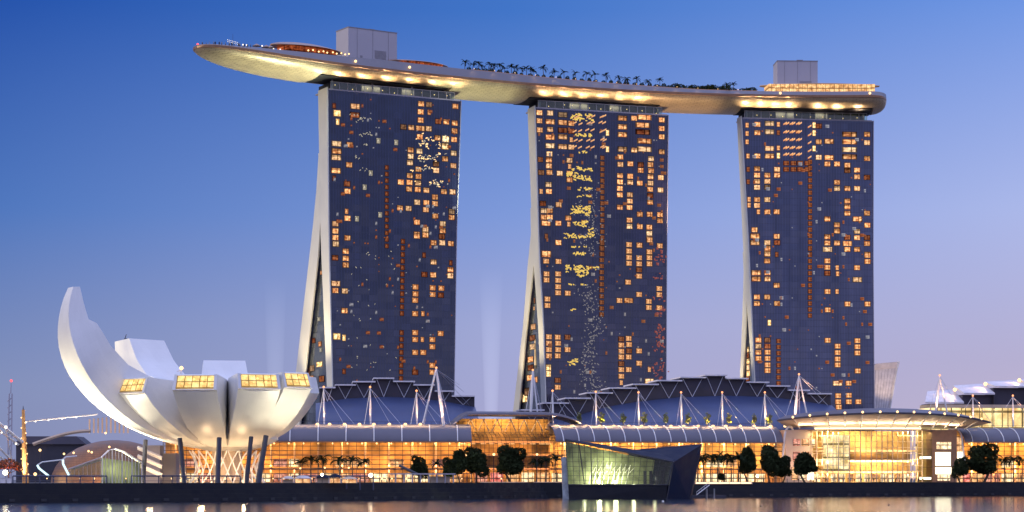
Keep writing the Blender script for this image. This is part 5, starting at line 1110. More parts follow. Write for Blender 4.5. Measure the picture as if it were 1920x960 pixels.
# jetty pontoon beside the crystal
o = thing('pontoon', 'low floating pontoon with a gangway right of the glass pavilion', 'pontoon', P(1320,925,745)); o.location.z = 0; ORG[o.name] = Vector(o.location)
mb = MB(); mb.box(P(1322,0,748)*Vector((1,1,0)) if False else Vector((P(1322,900,748).x, 748, .5)), (14, 5, 1.2), .3); mb.build('deck', M['darksteel'], o)
mb = MB(); a = Vector((P(1306,900,746).x, 746, 1.2)); b = Vector((P(1330,900,752).x, 752, 4.6)); mb.tube(a, b, .18, None, 5); mb.tube(a+Vector((0,0,1)), b+Vector((0,0,1)), .08, None, 5)
for k in range(6): mb.tube(a.lerp(b, k/5), a.lerp(b, k/5)+Vector((0,0,1)), .05, None, 4)
mb.build('gangway', M['steel'], o)
for px in (1325, 1339): mb = MB(); q = P(px, 900, 744); mb.tube(Vector((q.x,744,-1)), Vector((q.x,744,3.4)), .3, None, 8); mb.build('pile', M['concrete'], o)

# ================================================================== things left of and under the museum
o = thing('obelisk_mast', 'tapered amber lit mast with small bulbs at the left edge', 'mast', G(46, 668))
a, b = G(48, 668), P(43.5, 768, 668); mb = MB(); mb.tube(a, b, 1.05, .45, 10); mb.build('shaft', M['amber'] if 'amber' in M else pbr('amber_shaft', (.45,.22,.07), .5, var=.35, scale=.6), o)
mb = MB(); mb.tube(b, b+Vector((0,0,1.2)), .2, .05); mb.build('finial', M['darksteel'], o)
rnd = random.Random(3)
for k in range(12): mb = MB(); q = a.lerp(b, .12+.07*k); mb.ball(q+Vector(((-1)**k*(1.1-.05*k), -.5, 0)), .22, 6, 4); mb.build('bulb', M['warm'], o)
lamp('mast_uplight', 'SPOT', a+Vector((1.5,-6,.3)), 2200, (1,.52,.18), a.lerp(b, .6), .3, spot=60)
o = thing('boom', 'thin boom strung with bulbs reaching from the amber mast to the museum', 'boom', P(50, 790, 668))
a, b = P(49,790,668), P(182,777,690); mb = MB(); mb.tube(a, b, .28, .28, 6); mb.build('beam', M['grey'], o)
for f_ in (0,.13,.31,.5,.7): mb = MB(); mb.ball(a.lerp(b, f_)-Vector((0,.2,.3)), .3, 8, 5); mb.build('bulb', M['bulb'], o)
# curved roofed hall with a copper dome and arched beam
o = thing('copper_hall', 'domed hall of coppery tiles behind the left petal', 'hall', G(170, 760))
mb = MB(); rr = []; C0 = G(215, 775)
for k in range(9):
    a = math.pi/2*k/8*.96; rr.append([C0+Vector((23*math.cos(a)*math.cos(x), 16*math.cos(a)*math.sin(x), 15.5*math.sin(a))) for x in np.linspace(0, 2*math.pi, 41)[:-1]])
mb.loft(rr, uvs=[[(23*x, k*2.6) for x in np.linspace(0, 2*math.pi, 41)[:-1]] for k in range(9)]); mb.build('dome', M['copper'], o, smooth=True)
mb = MB(); pts = [P(62+ (170-62)*f_, 833-25*math.sin(f_*math.pi/2), 735) for f_ in np.linspace(0,1,12)]; mb.path(pts, .65, 6); mb.build('arch_beam', M['beige'], o)
mb = MB(); 
for k in range(10): mb.tube(P(168+8*k, 812, 762), P(168+8*k, 786-1.0*k*(k<6), 762), .3, None, 5)
mb.build('drum_ribs', M['beige'], o)
for px, py in ((120,851),(138,849),(166,846),(172,848),(205,838),(198,812)): mb = MB(); mb.ball(P(px, py, 748 if px < 180 else 755), .4, 6, 4); mb.build('spot_lamp', M['warm'], o)
lamp('dome_wash', 'SPOT', G(150, 735)+Vector((0,0,2)), 30000, (1,.62,.32), G(205, 775)+Vector((0,0,9)), 1, spot=95); lamp('dome_wash', 'SPOT', P(190,830,735), 2500, (1,.6,.3), P(200,800,765), 1, spot=95)
o = thing('dark_block', 'low dark building with a flat roof behind the amber mast', 'building', G(85, 800))
a, b = P(30,833,800), P(158,833,800); zt_ = a.z; mb = MB(); mb.hexa([Vector((a.x,800,GZ)),Vector((b.x,800,GZ)),Vector((b.x,815,GZ)),Vector((a.x,815,GZ)),Vector((a.x,800,zt_)),Vector((b.x,800,zt_)),Vector((b.x,815,zt_)),Vector((a.x,815,zt_))]); mb.build('wall', M['darksteel'], o)
zr = P(60,818,800).z; mb = MB(); mb.prism([Vector((a.x-1,798.5,zt_)), Vector((b.x+1,798.5,zt_)), Vector((b.x-3,800,zr)), Vector((a.x+3,800,zr))], (0,14,0)); mb.build('roof', M['truss'], o)
# gabled glass house, frosted and lit green
o = thing('glass_house', 'small gabled glass house lit pale green under the left petal', 'glass house', G(215, 664))
GHp = VP(gp(192,664), gp(266,667)); ze = GHp.at(200,858).z; zp = GHp.at(222,842).z; L = GHp.L
mb = MB(); prof = [(0,ze),(L*.18,zp-.5),(L*.34,zp),(L*.55,zp-.9),(L,ze-1.6)]
poly = [GHp.pt(0,GZ)]+[GHp.pt(t,z) for t,z in prof]+[GHp.pt(L,GZ)]
M['frostlit'] = clear_glass('frosted_house_glass', (.80,.84,.62), .1, .3)
mb.add(poly, [tuple(range(len(poly)))]); mb.build('front_glazing', M['frostlit'], o, fix=False)
mb = MB()
for i in range(13):
    t = L*i/12; mb.tube(GHp.pt(t,GZ,-.05), GHp.pt(t, interp(t, prof), -.05), .08 if i%3 else .16, None, 4)
mb.build('mullions', M['steel'], o)
mb = MB(); mb.loft([[GHp.pt(t, z+.05, b) for t, z in prof]+[GHp.pt(t, z+.3, b) for t, z in prof[::-1]] for b in (-.5, 9)]); mb.build('roof', M['plate'], o)
mb = MB(); mb.hexa([GHp.pt(0,GZ,6),GHp.pt(L,GZ,6),GHp.pt(L,GZ,6.4),GHp.pt(0,GZ,6.4),GHp.pt(0,ze,6),GHp.pt(L,ze-1.6,6),GHp.pt(L,ze-1.6,6.4),GHp.pt(0,ze,6.4)]); mb.build('back_wall', M['cin'], o)
lamp('house_light', 'POINT', GHp.pt(2.2, GZ+5, 2.6), 650, (1,.96,.62), size=.5); lamp('house_light', 'POINT', GHp.pt(7.5, GZ+4, 2.6), 520, (1,.96,.62), size=.5)
mb = MB(); wing = [P(130,893,690), P(190,893,690), P(190,860,690), P(130,880,690)]; mb.prism(wing, (0,8,0)); mb.build('side_wing', M['frostlit'], o)
mb = MB(); mb.tube(P(128,880,689.5), P(192,857,689.5), .25, None, 5)
for k in range(8): mb.tube(P(132+8*k, 893, 689.6), P(132+8*k, 880-2.5*k*1.1, 689.6), .08, None, 4)
mb.build('wing_frame', M['grey'], o)
# glowing blue white frames
for i, pts in enumerate((((70,872),(92,893)),((118,862),(129,891)))):
    o = thing('light_sculpture', ('bent blue white luminous frame beside the amber mast','bent blue white luminous frame beside the glass house')[i], 'light sculpture', G(pts[1][0], 650), 'luminous frames')
    a, b = P(*pts[0], 650), P(*pts[1], 650); mb = MB(); mb.path([a, a.lerp(b,.25)+Vector((-.4,0,-.1)), b], .34, 6); mb.build('tube', M['bluewhite'], o)
    mb = MB(); c = P(pts[0][0]+(46 if i == 0 else 26), 862 if i == 0 else 855, 652); mb.path([a, a.lerp(c,.2)+Vector((0,0,.6)), c], .22, 6); mb.build('top_rail', M['steel'], o)
# bridge of tubes cut by the left frame edge
o = thing('tube_bridge', 'white tubular bridge with lamps cut off at the left edge', 'bridge', G(-20, 640))
mb = MB()
for (x0,y0,x1,y1,r) in ((-40,762,42,829,.5),(-40,776,34,834,.35),(-40,800,36,878,.3),(-40,822,30,882,.22),(-30,770,-10,890,.25),(0,795,-6,890,.2),(10,803,22,862,.15)): mb.tube(P(x0,y0,642), P(x1,y1,660), r, None, 6)
mb.build('tubes', M['steel'], o)
for px, py, r in ((11,801,.5),(3,811,.3),(30,832,.35)): mb = MB(); mb.ball(P(px,py,640), r, 8, 5); mb.build('lamp', M['bulb'], o)
lamp('bridge_light', 'POINT', P(14,812,638), 500, (.9,1,.85), size=.4)
# distant antenna tower
o = thing('antenna_tower', 'distant lattice mast with a red beacon far behind the amber mast', 'antenna tower', G(17, 3000))
mb = MB()
for s_ in (-1, 1):
    mb.tube(P(17+s_*3.5, 900, 3000), P(20+s_*2.6, 738, 3000), 1.3, 1, 5)
for k in range(12): mb.tube(P(17-3.4, 890-12.5*k, 3000), P(18+3.2, 884-12.5*k, 3000), .7, None, 4)
mb.tube(P(20,738,3000), P(21,716,3000), .8, .4, 5); mb.build('lattice', M['grey'], o)
mb = MB(); mb.ball(P(21,714,2999), 2.0, 8, 5); mb.build('beacon', M['red'], o)
# promenade jetty rails, kiosk and tents
for i, (a, b, y, lab) in enumerate(((24,200,892.5,'dark waterside rail with posts under the amber mast and glass house'),(246,450,892.5,'dark waterside rail with posts in front of the museum columns'),(548,700,892.5,'dark waterside rail with posts in front of the six palms'))):
    D = 640+i*14; o = thing('rail', lab, 'rail', G((a+b)/2, D), 'waterside rails'); A_, B_ = G(a, D), G(b, D+8); zt_ = P(a, y, D).z
    mb = MB(); mb.tube(Vector((A_.x,A_.y,zt_)), Vector((B_.x,B_.y,zt_)), .26, None, 6); mb.tube(Vector((A_.x,A_.y,GZ+.75)), Vector((B_.x,B_.y,GZ+.75)), .06, None, 5); mb.build('top_rail', M['railing'], o)
    n = int((b-a)/23)
    for k in range(n+1): mb = MB(); q = A_.lerp(B_, k/n); mb.tube(Vector((q.x,q.y,3.2)), Vector((q.x,q.y,zt_)), .2, None, 6); mb.build('post', M['railing'], o)
o = thing('kiosk', 'grey open sided kiosk on the quay left of the palms and round trees', 'kiosk', G(795, 706)); 
A_ = VP(gp(742,704), gp(850,712)); zt_ = A_.at(795,892).z+.6
mb = MB(); mb.box(A_.pt(A_.L/2, zt_, 2), (A_.L+1, 5.5, .4), A_.ang); mb.build('roof', M['grey'], o)
for k in range(8): mb = MB(); mb.box(A_.pt(A_.L*k/7, (GZ+zt_)/2, .1), (.4,.4,zt_-GZ), A_.ang); mb.build('post', M['grey'], o)
mb = MB(); mb.box(A_.pt(A_.L*.8, GZ+1.1, 2.5), (A_.L*.34, 2, 2.2), A_.ang); mb.build('counter', M['beige'], o)
o = thing('ramp_beam', 'dark sloping beam beside the kiosk on the quay', 'ramp', G(770, 716)); mb = MB(); mb.tube(P(749,873,716), P(790,893,712), .45, .5, 6); mb.build('beam', M['darksteel'], o)
mb = MB(); mb.tube(Vector((*P(786,900,712).xy, GZ)), P(786,891,712), .3, None, 6); mb.build('support', M['darksteel'], o)
for i, (px, w, h, mt) in enumerate(((540,26,11,'plate'),(568,36,12,'plate'),(606,30,14,'navy'),(628,26,15,'navy'),(655,34,10,'beige'))):
    D = 668; o = thing('tent', ('low white tent nearest the museum on the quay','white domed tent with a lit mouth beside the low white tent','dark blue marquee with a lamp over its front','dark blue marquee with a raised roof','beige awning stall behind the bright quay lamp')[i], 'tent', G(px, D), 'tents on the quay')
    s_ = D/F; mb = MB(); c = G(px, D); hw = w*s_/2; hh = h*s_
    mb.loft([[c+Vector((hw*e*math.cos(x), 2*e*math.sin(x), z)) for x in np.linspace(0, 2*math.pi, 13)[:-1]] for e, z in ((1,.55*hh+.4),(.9,hh*.8),(.5,hh+.25),(.1,hh+.45))]); mb.build('roof', M[mt], o, smooth=True)
    mb = MB(); mb.box(c+Vector((0,.6,hh*.3+.1)), (hw*1.5, 1.6, hh*.6), 0); mb.build('body', M['shopA' if i in (1,3,4) else 'beige'], o, uvp=ML)
    for sx in (-1, 1): mb = MB(); mb.tube(c+Vector((sx*hw*.85,-1.1,0)), c+Vector((sx*hw*.85,-1.1,.55*hh+.5)), .08, None, 5); mb.build('pole', M['steel'], o)
for i, (a, b) in enumerate(((1,11),(14,21))):
    D = 622; q = G((a+b)/2, D); w = (b-a)*D/F; o = thing('bin', ('wide white storage bin at the far left end of the quay','narrow white storage bin beside the wide one at far left')[i], 'bin', q, 'white bins on the quay')
    mb = MB(); mb.box(q+Vector((0,0,.75)), (w, 1.0, 1.5), 0); mb.build('body', M['plate'], o); mb = MB(); mb.box(q+Vector((0,0,1.56)), (w+.12, 1.1, .12), 0); mb.build('lid', M['grey'], o)
for i, px in enumerate((88,150,176,236,322,341,367,386,422,512,532,584,622,640,650,663,674,716,725,735,762,866,940)):
    D = 650+i*4; q = G(px, D); o = thing('bollard_light', f'knee high lit bollard on the quay path, {nth(i)} from the left edge', 'bollard', q, 'lit bollards on the quay path')
    mb = MB(); mb.tube(q, q+Vector((0,0,1.3)), .12, .12, 7); mb.build('post', M['darksteel'], o); mb = MB(); mb.ball(q+Vector((0,0,1.45)), .2+.07*(i % 3), 8, 5); mb.build('lamp_head', M['warm'], o)
# light strips set in the quay edge
for i, (a, b, Da, Db, n) in enumerate(((906,988,742,762,4),(1006,1056,772,788,3),(1304,1409,800,812,5))):
    pl = VP(gp(a,Da), gp(b,Db)); o = thing('quay_light_strip', ('glowing strip light on the quay below the two dark round trees','glowing strip light on the quay just left of the glass pavilion','glowing strip light on the quay under the palms right of the glass pavilion')[i], 'strip light', pl.pt(pl.L/2, GZ-.6), 'strip lights on the quay')
    mb = MB(); mb.box(pl.pt(pl.L/2, GZ-.1, .5), (pl.L+1, 1, .9), pl.ang); mb.build('bench', M['beige'], o)
    for k in range(n): mb = MB(); mb.box(pl.pt(pl.L*(k+.5)/n, GZ-.15, -.06), (pl.L/n*.94, .16, .42), pl.ang); mb.build('tube', M['strip'] if 'strip' in M else M.setdefault('strip', emit('strip', (1,.66,.40), 2.8)), o)
# lamp posts with glaring heads
for i, (px, py, D, r, mt, lab) in enumerate(((10,886,632,.75,'white_hot','glaring white floodlight on a post at the far left of the quay'),(75,844,662,.42,'warm','lamp on a tall post between the amber mast and the dome'),(66,889,640,.5,'warm','low round lamp at the foot of the blue white frame'),(604,890,660,.45,'white_hot','glaring lamp in front of the dark blue marquee'),(695,891,664,.62,'white_hot','brightest starlike lamp on the quay right of the six palms'),
     (875,853,788,.4,'warm','street lamp left of the taller dark round tree'),(926,852,790,.5,'warm','street lamp between the two dark round trees'),(1007,852,800,.42,'warm','street lamp left of the glass pavilion'),(563,878,672,.3,'warm','small globe lamp under the first palm'),(609,877,672,.3,'warm','small globe lamp under the third palm'),(654,877,674,.3,'warm','small globe lamp under the fifth palm'),(1420,893,800,.5,'white_hot','glaring shop lamp beside the palms right of the glass pavilion'))):
    b0 = G(px, D); t0 = P(px, py, D); o = thing('lamp_post', lab, 'lamp', b0, 'lamps along the quay')
    mb = MB(); mb.tube(b0, t0, .1, .07, 6); mb.build('post', M['darksteel'], o); mb = MB(); mb.ball(t0, r, 10, 6); mb.build('lamp_head', M[mt], o)

# ================================================================== plants
def frond_mesh(mb, base, az, el, L, w, droop, n=8, rnd=random):
    d = Vector((math.cos(az), math.sin(az), 0)); pts = []
    p = base.copy(); e = el
    for k in range(n+1):
        pts.append(p.copy()); p = p+(d*math.cos(e)+Vector((0,0,1))*math.sin(e))*(L/n); e -= droop/n*(1+k*.12)
    s_ = Vector((-d.y, d.x, 0))
    for k in range(n):
        ww = w*math.sin(math.pi*(k+.8)/(n+1.2)); a, b = pts[k], pts[k+1]
        wb = w*math.sin(math.pi*(k+1.8)/(n+1.2)); mb.add([a-s_*ww*.34-Vector((0,0,ww*.12)), a, b, b-s_*wb*.34-Vector((0,0,wb*.12)), a+s_*ww*.34-Vector((0,0,ww*.12)), b+s_*wb*.34-Vector((0,0,wb*.12))], [(0,1,2,3),(1,4,5,2)])
        for sd in (-1, 1):
            for j in range(2):
                q = a.lerp(b, j*.5); tip = q+(b-a)*.9+s_*sd*ww+Vector((0,0,-ww*.35)); q2 = a.lerp(b, j*.5+.38)
                mb.add([q, q2, tip], [(0,1,2)])
def palm_proto(name, label, grp, H, L, nf, seed, leaf, cat='palm'):
    rnd = random.Random(seed); root = thing(name, label, cat, (0,0,0), grp)
    mb = MB(); pts = [Vector((.25*math.sin(k*.7+seed)*k/6, .1*k/6, H*k/6)) for k in range(7)]; mb.path(pts, lambda f_: .24-.09*f_ if H > 6 else .15-.06*f_, 7); mb.build('trunk', M['bark'], root, smooth=True)
    mb = MB()
    for i in range(nf): frond_mesh(mb, pts[-1], 2*math.pi*i/nf+rnd.uniform(-.25,.25), rnd.uniform(.2,1.3), L*rnd.uniform(.8,1.1), L*.27, rnd.uniform(1.0,1.9), rnd=rnd)
    mb.build('crown', leaf, root, fix=False); return root
def crown_pts(blobs, n, rnd):
    out = []; tot = sum(r**3 for _, r, _ in blobs)
    for c, r, sc in blobs:
        for _ in range(int(n*r**3/tot)):
            while True:
                v = Vector((rnd.uniform(-1,1), rnd.uniform(-1,1), rnd.uniform(-1,1)))
                if .25 < v.length < 1: break
            v = v.normalized()*(v.length**.5); out.append(Vector(c)+Vector((v.x*r*sc[0], v.y*r*sc[1], v.z*r*sc[2])))
    return out
def tree_proto(name, label, grp, H, blobs, n, seed, leaf, ls=.35, trunk=.3, cat='tree'):
    rnd = random.Random(seed); root = thing(name, label, cat, (0,0,0), grp)
    mb = MB(); mb.path([Vector((0,0,0)), Vector((.1,0,H*.25)), Vector((-.05,0,H*.5))], lambda f_: trunk*(1-.5*f_), 7)
    for c, r, sc in blobs: mb.tube(Vector((0,0,H*.35)), Vector(c), trunk*.5, trunk*.12, 5)
    mb.build('trunk', M['bark'], root, smooth=True); mb = MB()
    for p in crown_pts(blobs, n, rnd):
        q = Quaternion((rnd.gauss(0,1), rnd.gauss(0,1), rnd.gauss(0,1), rnd.gauss(0,1))).normalized(); s_ = ls*rnd.uniform(.6,1.3)
        mb.add([p+q@Vector(v)*s_ for v in ((-.5,0,0),(0,-.3,.08),(.6,0,0),(0,.3,.08))], [(0,1,2,3)])
    mb.build('crown', leaf, root, fix=False); return root
RTP = tree_proto('red_lit_tree', 'spreading tree glowing orange red under the white tubes at the left edge', None, 8, [((0,0,5.6),2.2,(1.3,1,.7)),((2,.3,5.0),1.6,(1.2,1,.7)),((-2.2,0,5.2),1.7,(1.2,1,.7)),((3.2,0,4.2),1.1,(1,1,.7))], 900, 77, M['leaf_red'], .6, .25)
place(RTP, G(16, 650), .4, RTP['label'], 1.05); lamp('tree_uplight', 'SPOT', G(14, 645)+Vector((0,0,.3)), 2600, (1,.30,.08), G(16, 650)+Vector((0,0,6)), .3, spot=110)
def put(protos, i, loc, rz, label, sc):
    p = protos[i % len(protos)]
    if p.get('used_') is None: p['used_'] = 1; USED.append(p); return place(p, loc, rz, label, sc)
    return copy_tree(p, loc, rz, label, sc)
USED = []
rnd = random.Random(11)
GRP = 'palms along the roof deck'
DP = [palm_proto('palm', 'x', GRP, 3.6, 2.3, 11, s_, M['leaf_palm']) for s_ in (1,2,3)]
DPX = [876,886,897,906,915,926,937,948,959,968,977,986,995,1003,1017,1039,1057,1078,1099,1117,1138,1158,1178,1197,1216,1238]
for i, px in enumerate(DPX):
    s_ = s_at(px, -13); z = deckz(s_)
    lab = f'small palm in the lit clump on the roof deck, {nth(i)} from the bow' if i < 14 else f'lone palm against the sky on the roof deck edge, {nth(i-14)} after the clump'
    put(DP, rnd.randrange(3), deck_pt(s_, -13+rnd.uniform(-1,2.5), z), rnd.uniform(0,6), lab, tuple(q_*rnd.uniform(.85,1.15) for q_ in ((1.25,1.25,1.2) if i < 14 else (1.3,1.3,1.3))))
SH = [tree_proto('shrub', 'x', 'shrubs near the stern of the roof deck', 2.2, [((0,0,1.5),1.5,(1.2,1,.8)),((1.3,.2,1.2),1.0,(1.2,1,.8)),((-1.2,0,1.3),1.1,(1,1,.8))], 420, s_, M['leaf_dark'], .5, .12, 'shrub') for s_ in (5,6)]
for i, px in enumerate((1258,1266,1276,1291,1300,1312,1321,1331,1340,1352,1360,1372,1393,1402,1411)):
    s_ = s_at(px, -13); put(SH, i, deck_pt(s_, -13+rnd.uniform(-.5,1.5), deckz(s_)+.1), rnd.uniform(0,6), f'dark leafy shrub on the roof deck before the lit pavilion, {nth(i)} from the palm row', rnd.uniform(1.0,1.55))
for i, px in enumerate(range(882, 1250, 14)):
    s_ = s_at(px, -13); put(SH, i, deck_pt(s_, -12.6+rnd.uniform(-.5,1.5), deckz(s_)+.1), rnd.uniform(0,6), f'low hedge shrub under the row of deck palms, {nth(i)} from the bow', (rnd.uniform(.6,1.0), .7, rnd.uniform(.95,1.35)))
for i, px in enumerate((1365, 1376)): s_ = s_at(px, -12); put(DP, i, deck_pt(s_, -12, deckz(s_)), i, ('windblown palm rising from the deck shrubs, nearer the bow','windblown palm rising from the deck shrubs, nearer the pavilion')[i], 1.2)
for a in range(8):
    px = (888,915,960,990, 1285,1330,1360,1408)[a]; s_ = s_at(px, -11); small_lamp(px, -12.6, .9, .3, M['warm'], f'low warm garden lamp under the deck planting, {nth(a)} from the bow', 'garden lamps on the deck'); lamp('garden_lamp_light', 'POINT', deck_pt(s_, -13.5, deckz(s_)+1.1), 130, (1,.62,.25), size=.2)
# promenade palms and trees
PP = [palm_proto('promenade_palm', 'x', 'tall palms on the promenade', 7.2, 3.9, 15, s_, M['leaf_palm']) for s_ in (21,22,23)]
plist = [(562,862,676,'first of the six palms before the museum side arcade, nearest the museum'),(583,860,678,'second palm from the museum before the long arcade'),(605,858,676,'third palm from the museum, with a lamp under its crown'),(637,860,680,'fourth palm from the museum, left of the tallest crown'),(661,856,680,'fifth palm from the museum, the tallest of the six'),(684,862,682,'sixth palm from the museum, above the starlike lamp'),
 (1006,860,806,'palm left of the glass pavilion, nearest the street lamp'),(1024,858,808,'middle palm of the three left of the glass pavilion'),(1043,858,810,'palm touching the left edge of the glass pavilion'),
 (1308,858,812,'palm directly right of the glass pavilion\'s dark tip'),(1320,856,814,'second palm right of the glass pavilion'),(1333,854,818,'third palm right of the glass pavilion'),(1346,853,816,'fourth palm right of the glass pavilion'),(1358,856,820,'fifth palm right of the glass pavilion'),(1371,858,818,'sixth palm right of the glass pavilion'),(1385,856,816,'spiky palm beside the narrow dark tree right of the glass pavilion'),
 (820,868,716,'low palm left of the green lit small tree'),(1884,860,848,'palm right of the biggest round tree'),(1900,857,850,'second palm right of the biggest round tree'),(1916,856,852,'palm cut off by the right edge')]
for i, (px, y, D, lab) in enumerate(plist):
    h = CH+(HY-y)/F*D-GZ; put(PP, rnd.randrange(3), G(px, D), rnd.uniform(0,6), lab, h/8.4*rnd.uniform(.98,1.08))
def blobs_round(seed, n=9, R_=1, sq=1):
    r = random.Random(seed); return [((0,0,.60),.25,(1,1,1.35))]+[((r.uniform(-.17,.17), r.uniform(-.15,.15), .60+r.uniform(-.30,.28)*sq), r.uniform(.11,.18), (1.05,1,1)) for _ in range(n)]
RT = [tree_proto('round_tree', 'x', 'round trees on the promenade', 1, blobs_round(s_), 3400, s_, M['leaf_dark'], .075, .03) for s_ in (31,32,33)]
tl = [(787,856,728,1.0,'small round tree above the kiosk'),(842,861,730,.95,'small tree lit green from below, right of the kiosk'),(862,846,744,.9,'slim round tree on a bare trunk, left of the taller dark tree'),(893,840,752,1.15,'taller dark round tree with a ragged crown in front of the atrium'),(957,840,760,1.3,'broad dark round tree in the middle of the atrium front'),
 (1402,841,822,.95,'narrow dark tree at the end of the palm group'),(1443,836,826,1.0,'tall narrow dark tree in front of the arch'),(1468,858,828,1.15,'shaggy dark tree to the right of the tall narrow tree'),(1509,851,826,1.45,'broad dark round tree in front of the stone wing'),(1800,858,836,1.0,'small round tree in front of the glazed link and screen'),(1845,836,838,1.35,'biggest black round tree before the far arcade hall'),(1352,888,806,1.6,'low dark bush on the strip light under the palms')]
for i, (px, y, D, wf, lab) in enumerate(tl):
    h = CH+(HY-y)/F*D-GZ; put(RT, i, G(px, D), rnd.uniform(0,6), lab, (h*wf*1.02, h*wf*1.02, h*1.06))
lamp('tree_uplight', 'SPOT', G(841, 727)+Vector((0,-.5,.2)), 420, (.75,1,.2), G(842, 730)+Vector((0,0,4)), .2, spot=80)
TT = [tree_proto('terrace_tree', 'x', 'small lit trees on the terrace', 1, [((0,0,.4),.16,(1,1,1)),((.08,0,.62),.15,(1,1,1)),((-.06,0,.82),.13,(1,1,1)),((.02,.05,.98),.08,(1,1,1))], 170, s_, M['leaf_lit'], .12, .03) for s_ in (41,42)]
qT = MCn.off(9.8)
for i, px in enumerate((1086,1129,1168,1209,1248,1289,1327,1367,1414,1443)):
    p = qT.at(px, 798); h = p.z; p.z = ztC+.3; put(TT, i, p, rnd.uniform(0,6), f'small uplit tree on the lilac roof terrace, {nth(i)} from the atrium', (7.5,6.5,4.8)); lamp('tree_uplight', 'SPOT', p+Vector((.3,-2.2,.2)), 2200, (1,.78,.25), p+Vector((0,0,2.4)), .1, spot=90)
for p in (DP+SH+PP+RT+TT):
    if 'used_' in p: del p['used_']
    else:
        for ch in list(p.children): bpy.data.objects.remove(ch)
        bpy.data.objects.remove(p)
for o in bpy.data.objects:
    if 'used_' in o: del o['used_']

# ================================================================== people
def person_mesh(seed):
    rnd = random.Random(seed); st = rnd.uniform(.08,.3)
    J = {'pel':(0,0,.95),'che':(0,0,1.32),'nec':(0,0,1.5),'hea':(0,-.02,1.62),'top':(0,-.01,1.74)}
    E = [('pel','che'),('che','nec'),('nec','hea'),('hea','top')]; Rr = {'pel':.15,'che':.17,'nec':.06,'hea':.105,'top':.08}
    for sd, s_ in (('l',-1),('r',1)):
        f_ = st*s_; J.update({'hip'+sd:(s_*.1,0,.88),'kne'+sd:(s_*.11,-f_*.6,.48),'ank'+sd:(s_*.11,-f_*.4+.05,.08),'toe'+sd:(s_*.12,-f_*.4-.12,.04),'sho'+sd:(s_*.2,0,1.4),'elb'+sd:(s_*.26,f_*.3,1.13),'wri'+sd:(s_*.25,f_*.3-.12,.9),'han'+sd:(s_*.24,f_*.3-.15,.8)})
        E += [('pel','hip'+sd),('hip'+sd,'kne'+sd),('kne'+sd,'ank'+sd),('ank'+sd,'toe'+sd),('che','sho'+sd),('sho'+sd,'elb'+sd),('elb'+sd,'wri'+sd),('wri'+sd,'han'+sd)]
        Rr.update({'hip'+sd:.105,'kne'+sd:.07,'ank'+sd:.05,'toe'+sd:.04,'sho'+sd:.075,'elb'+sd:.05,'wri'+sd:.038,'han'+sd:.042})
    ks = list(J); me = bpy.data.meshes.new('p'); me.from_pydata([J[k] for k in ks], [(ks.index(a), ks.index(b)) for a, b in E], [])
    ob = bpy.data.objects.new('p', me); COL.objects.link(ob); md = ob.modifiers.new('s','SKIN')
    for i, k in enumerate(ks): me.skin_vertices[0].data[i].radius = (Rr[k]*(1.15 if k in ('che','pel') else 1), Rr[k]*(.75 if k in ('che','pel') else 1)); me.skin_vertices[0].data[i].use_root = (k == 'pel')
    ob.modifiers.new('u','SUBSURF').levels = 1
    dg = bpy.context.evaluated_depsgraph_get(); m2 = bpy.data.meshes.new_from_object(ob.evaluated_get(dg)); bpy.data.objects.remove(ob)
    m2.materials.clear()
    for m in (M['cloth_dark'] if seed % 2 else M['cloth_pale'], M['skin'], M['cloth_dark']): m2.materials.append(m)
    for p in m2.polygons:
        z = p.center.z; p.material_index = 1 if (1.5 < z < 1.66 and p.center.y < .03) or (z < .9 and abs(p.center.x) > .2) else (2 if z > 1.5 or z < .92 else 0); p.use_smooth = True
    m2.name = 'person'; return m2
PM = [person_mesh(s_) for s_ in (1,2,3,5)]
def person(loc, rz, lab, grp, sc=1):
    o = bpy.data.objects.new('person', PM[rnd.randrange(4)]); COL.objects.link(o); o.location = loc; o.rotation_euler = (0,0,rz); o.scale = (sc,)*3; tag(o, lab, 'person', grp)
xs = sorted([1547+i*7.0+rnd.uniform(-2.5,2.5) for i in range(27)])
for i, px in enumerate(xs): D = 838+rnd.uniform(-4,6)+(px-1560)*.05; person(G(px, D), rnd.uniform(0,6.3), f'person on the promenade before the round glass hall, {nth(i)} from the stone wing', 'people in front of the round hall', rnd.uniform(.95,1.1))
for i, px in enumerate((1768,1778,1789,1797,1806,1822,1833,1866,1874,1881)): person(G(px, 842+rnd.uniform(-3,3)), rnd.uniform(0,6.3), f'person walking on the promenade near the bright screens, {nth(i)} from the round hall', 'people near the screens')
for i, px in enumerate((1432,1449,1461,1476,1489,1497,1519,1531)): person(G(px, 830+rnd.uniform(-3,3)), rnd.uniform(0,6.3), f'person on the promenade between the dark trees by the arch, {nth(i)} from the palms', 'people under the trees')
for i, px in enumerate((352,372,396,436,452,523,588,640,668,712,730)): person(G(px, 655+i*2), rnd.uniform(0,6.3), f'person on the quay between museum columns and kiosk, {nth(i)} from the amber mast side', 'people on the quay by the museum')
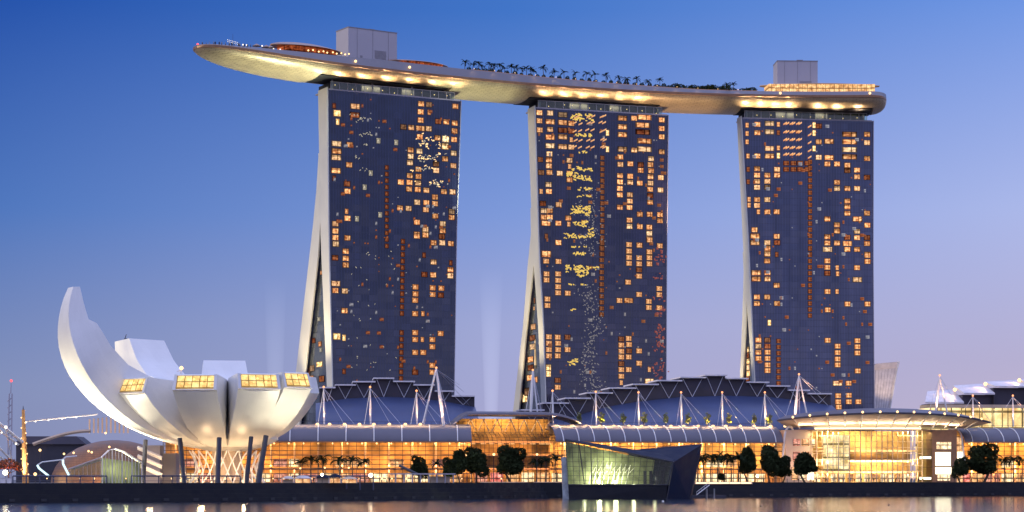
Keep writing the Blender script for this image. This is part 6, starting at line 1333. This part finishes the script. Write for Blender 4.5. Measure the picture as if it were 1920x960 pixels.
for i in range(16):
    px = 380+i*6+rnd.uniform(-2,2); l = -5; s_ = s_at(px, l); l = -max(1, halfw(s_)-2.2); s_ = s_at(px, l); person(deck_pt(s_, l, deckz(s_)), rnd.uniform(0,6.3), f'tiny visitor at the bow railing of the roof deck, {nth(i)} from the tip', 'visitors at the bow railing', 1.25)
# ================================================================== searchlight beams
def beam(px, yb, ytop, D, r0, r1, lab, st):
    b = G(px, D); o = thing('searchlight', lab, 'searchlight', b)
    mb = MB(); mb.tube(b, b+Vector((0,0,2)), 1.6, 1.3, 12); mb.build('housing', M['darksteel'], o)
    m, t, out = newmat('light_beam'); e = nd(t, 'ShaderNodeEmission'); e.inputs[0].default_value = (.80,.85,1,1); c = nd(t, 'ShaderNodeTexCoord'); s_ = nd(t, 'ShaderNodeSeparateXYZ'); t.links.new(c.outputs['Object'], s_.inputs[0])
    zt_ = CH+(HY-ytop)/F*D; z0 = CH+(HY-yb)/F*D
    t.links.new(mapr(t, s_.outputs[2], z0-GZ, zt_-GZ, st, 0), e.inputs[1]); t.links.new(e.outputs[0], out.inputs['Volume'])
    mb = MB(); mb.tube(b+Vector((0,0,2.1)), Vector((b.x, D, zt_)), r0, r1, 20); mb.build('beam', m, o)
beam(516, 715, 520, 1120, 2.6, 6.0, 'faint upright searchlight beam left of the first tower', .009)
beam(921, 775, 500, 1120, 2.2, 6.5, 'faint upright searchlight beam between the first and second towers', .016)

for i, (px, py, lab) in enumerate(((1427,950,'small dark buoy floating off the palms right of the glass pavilion'),(1667,948,'small dark buoy floating off the round glass hall'),(1243,941,'small pale buoy floating just off the pavilion corner'))):
    D = CH*F/(py-HY); q = Vector(((px-960)/F*D, D, 0)); o = thing('buoy', lab, 'buoy', q, 'buoys on the water'); mb = MB(); mb.ball(q+Vector((0,0,.1)), .32, 10, 6); mb.build('float', M['steel' if i == 2 else 'darksteel'], o); mb = MB(); mb.tube(q+Vector((0,0,.3)), q+Vector((0,0,.7)), .06, .04, 6); mb.build('topmark', M['darksteel'], o)
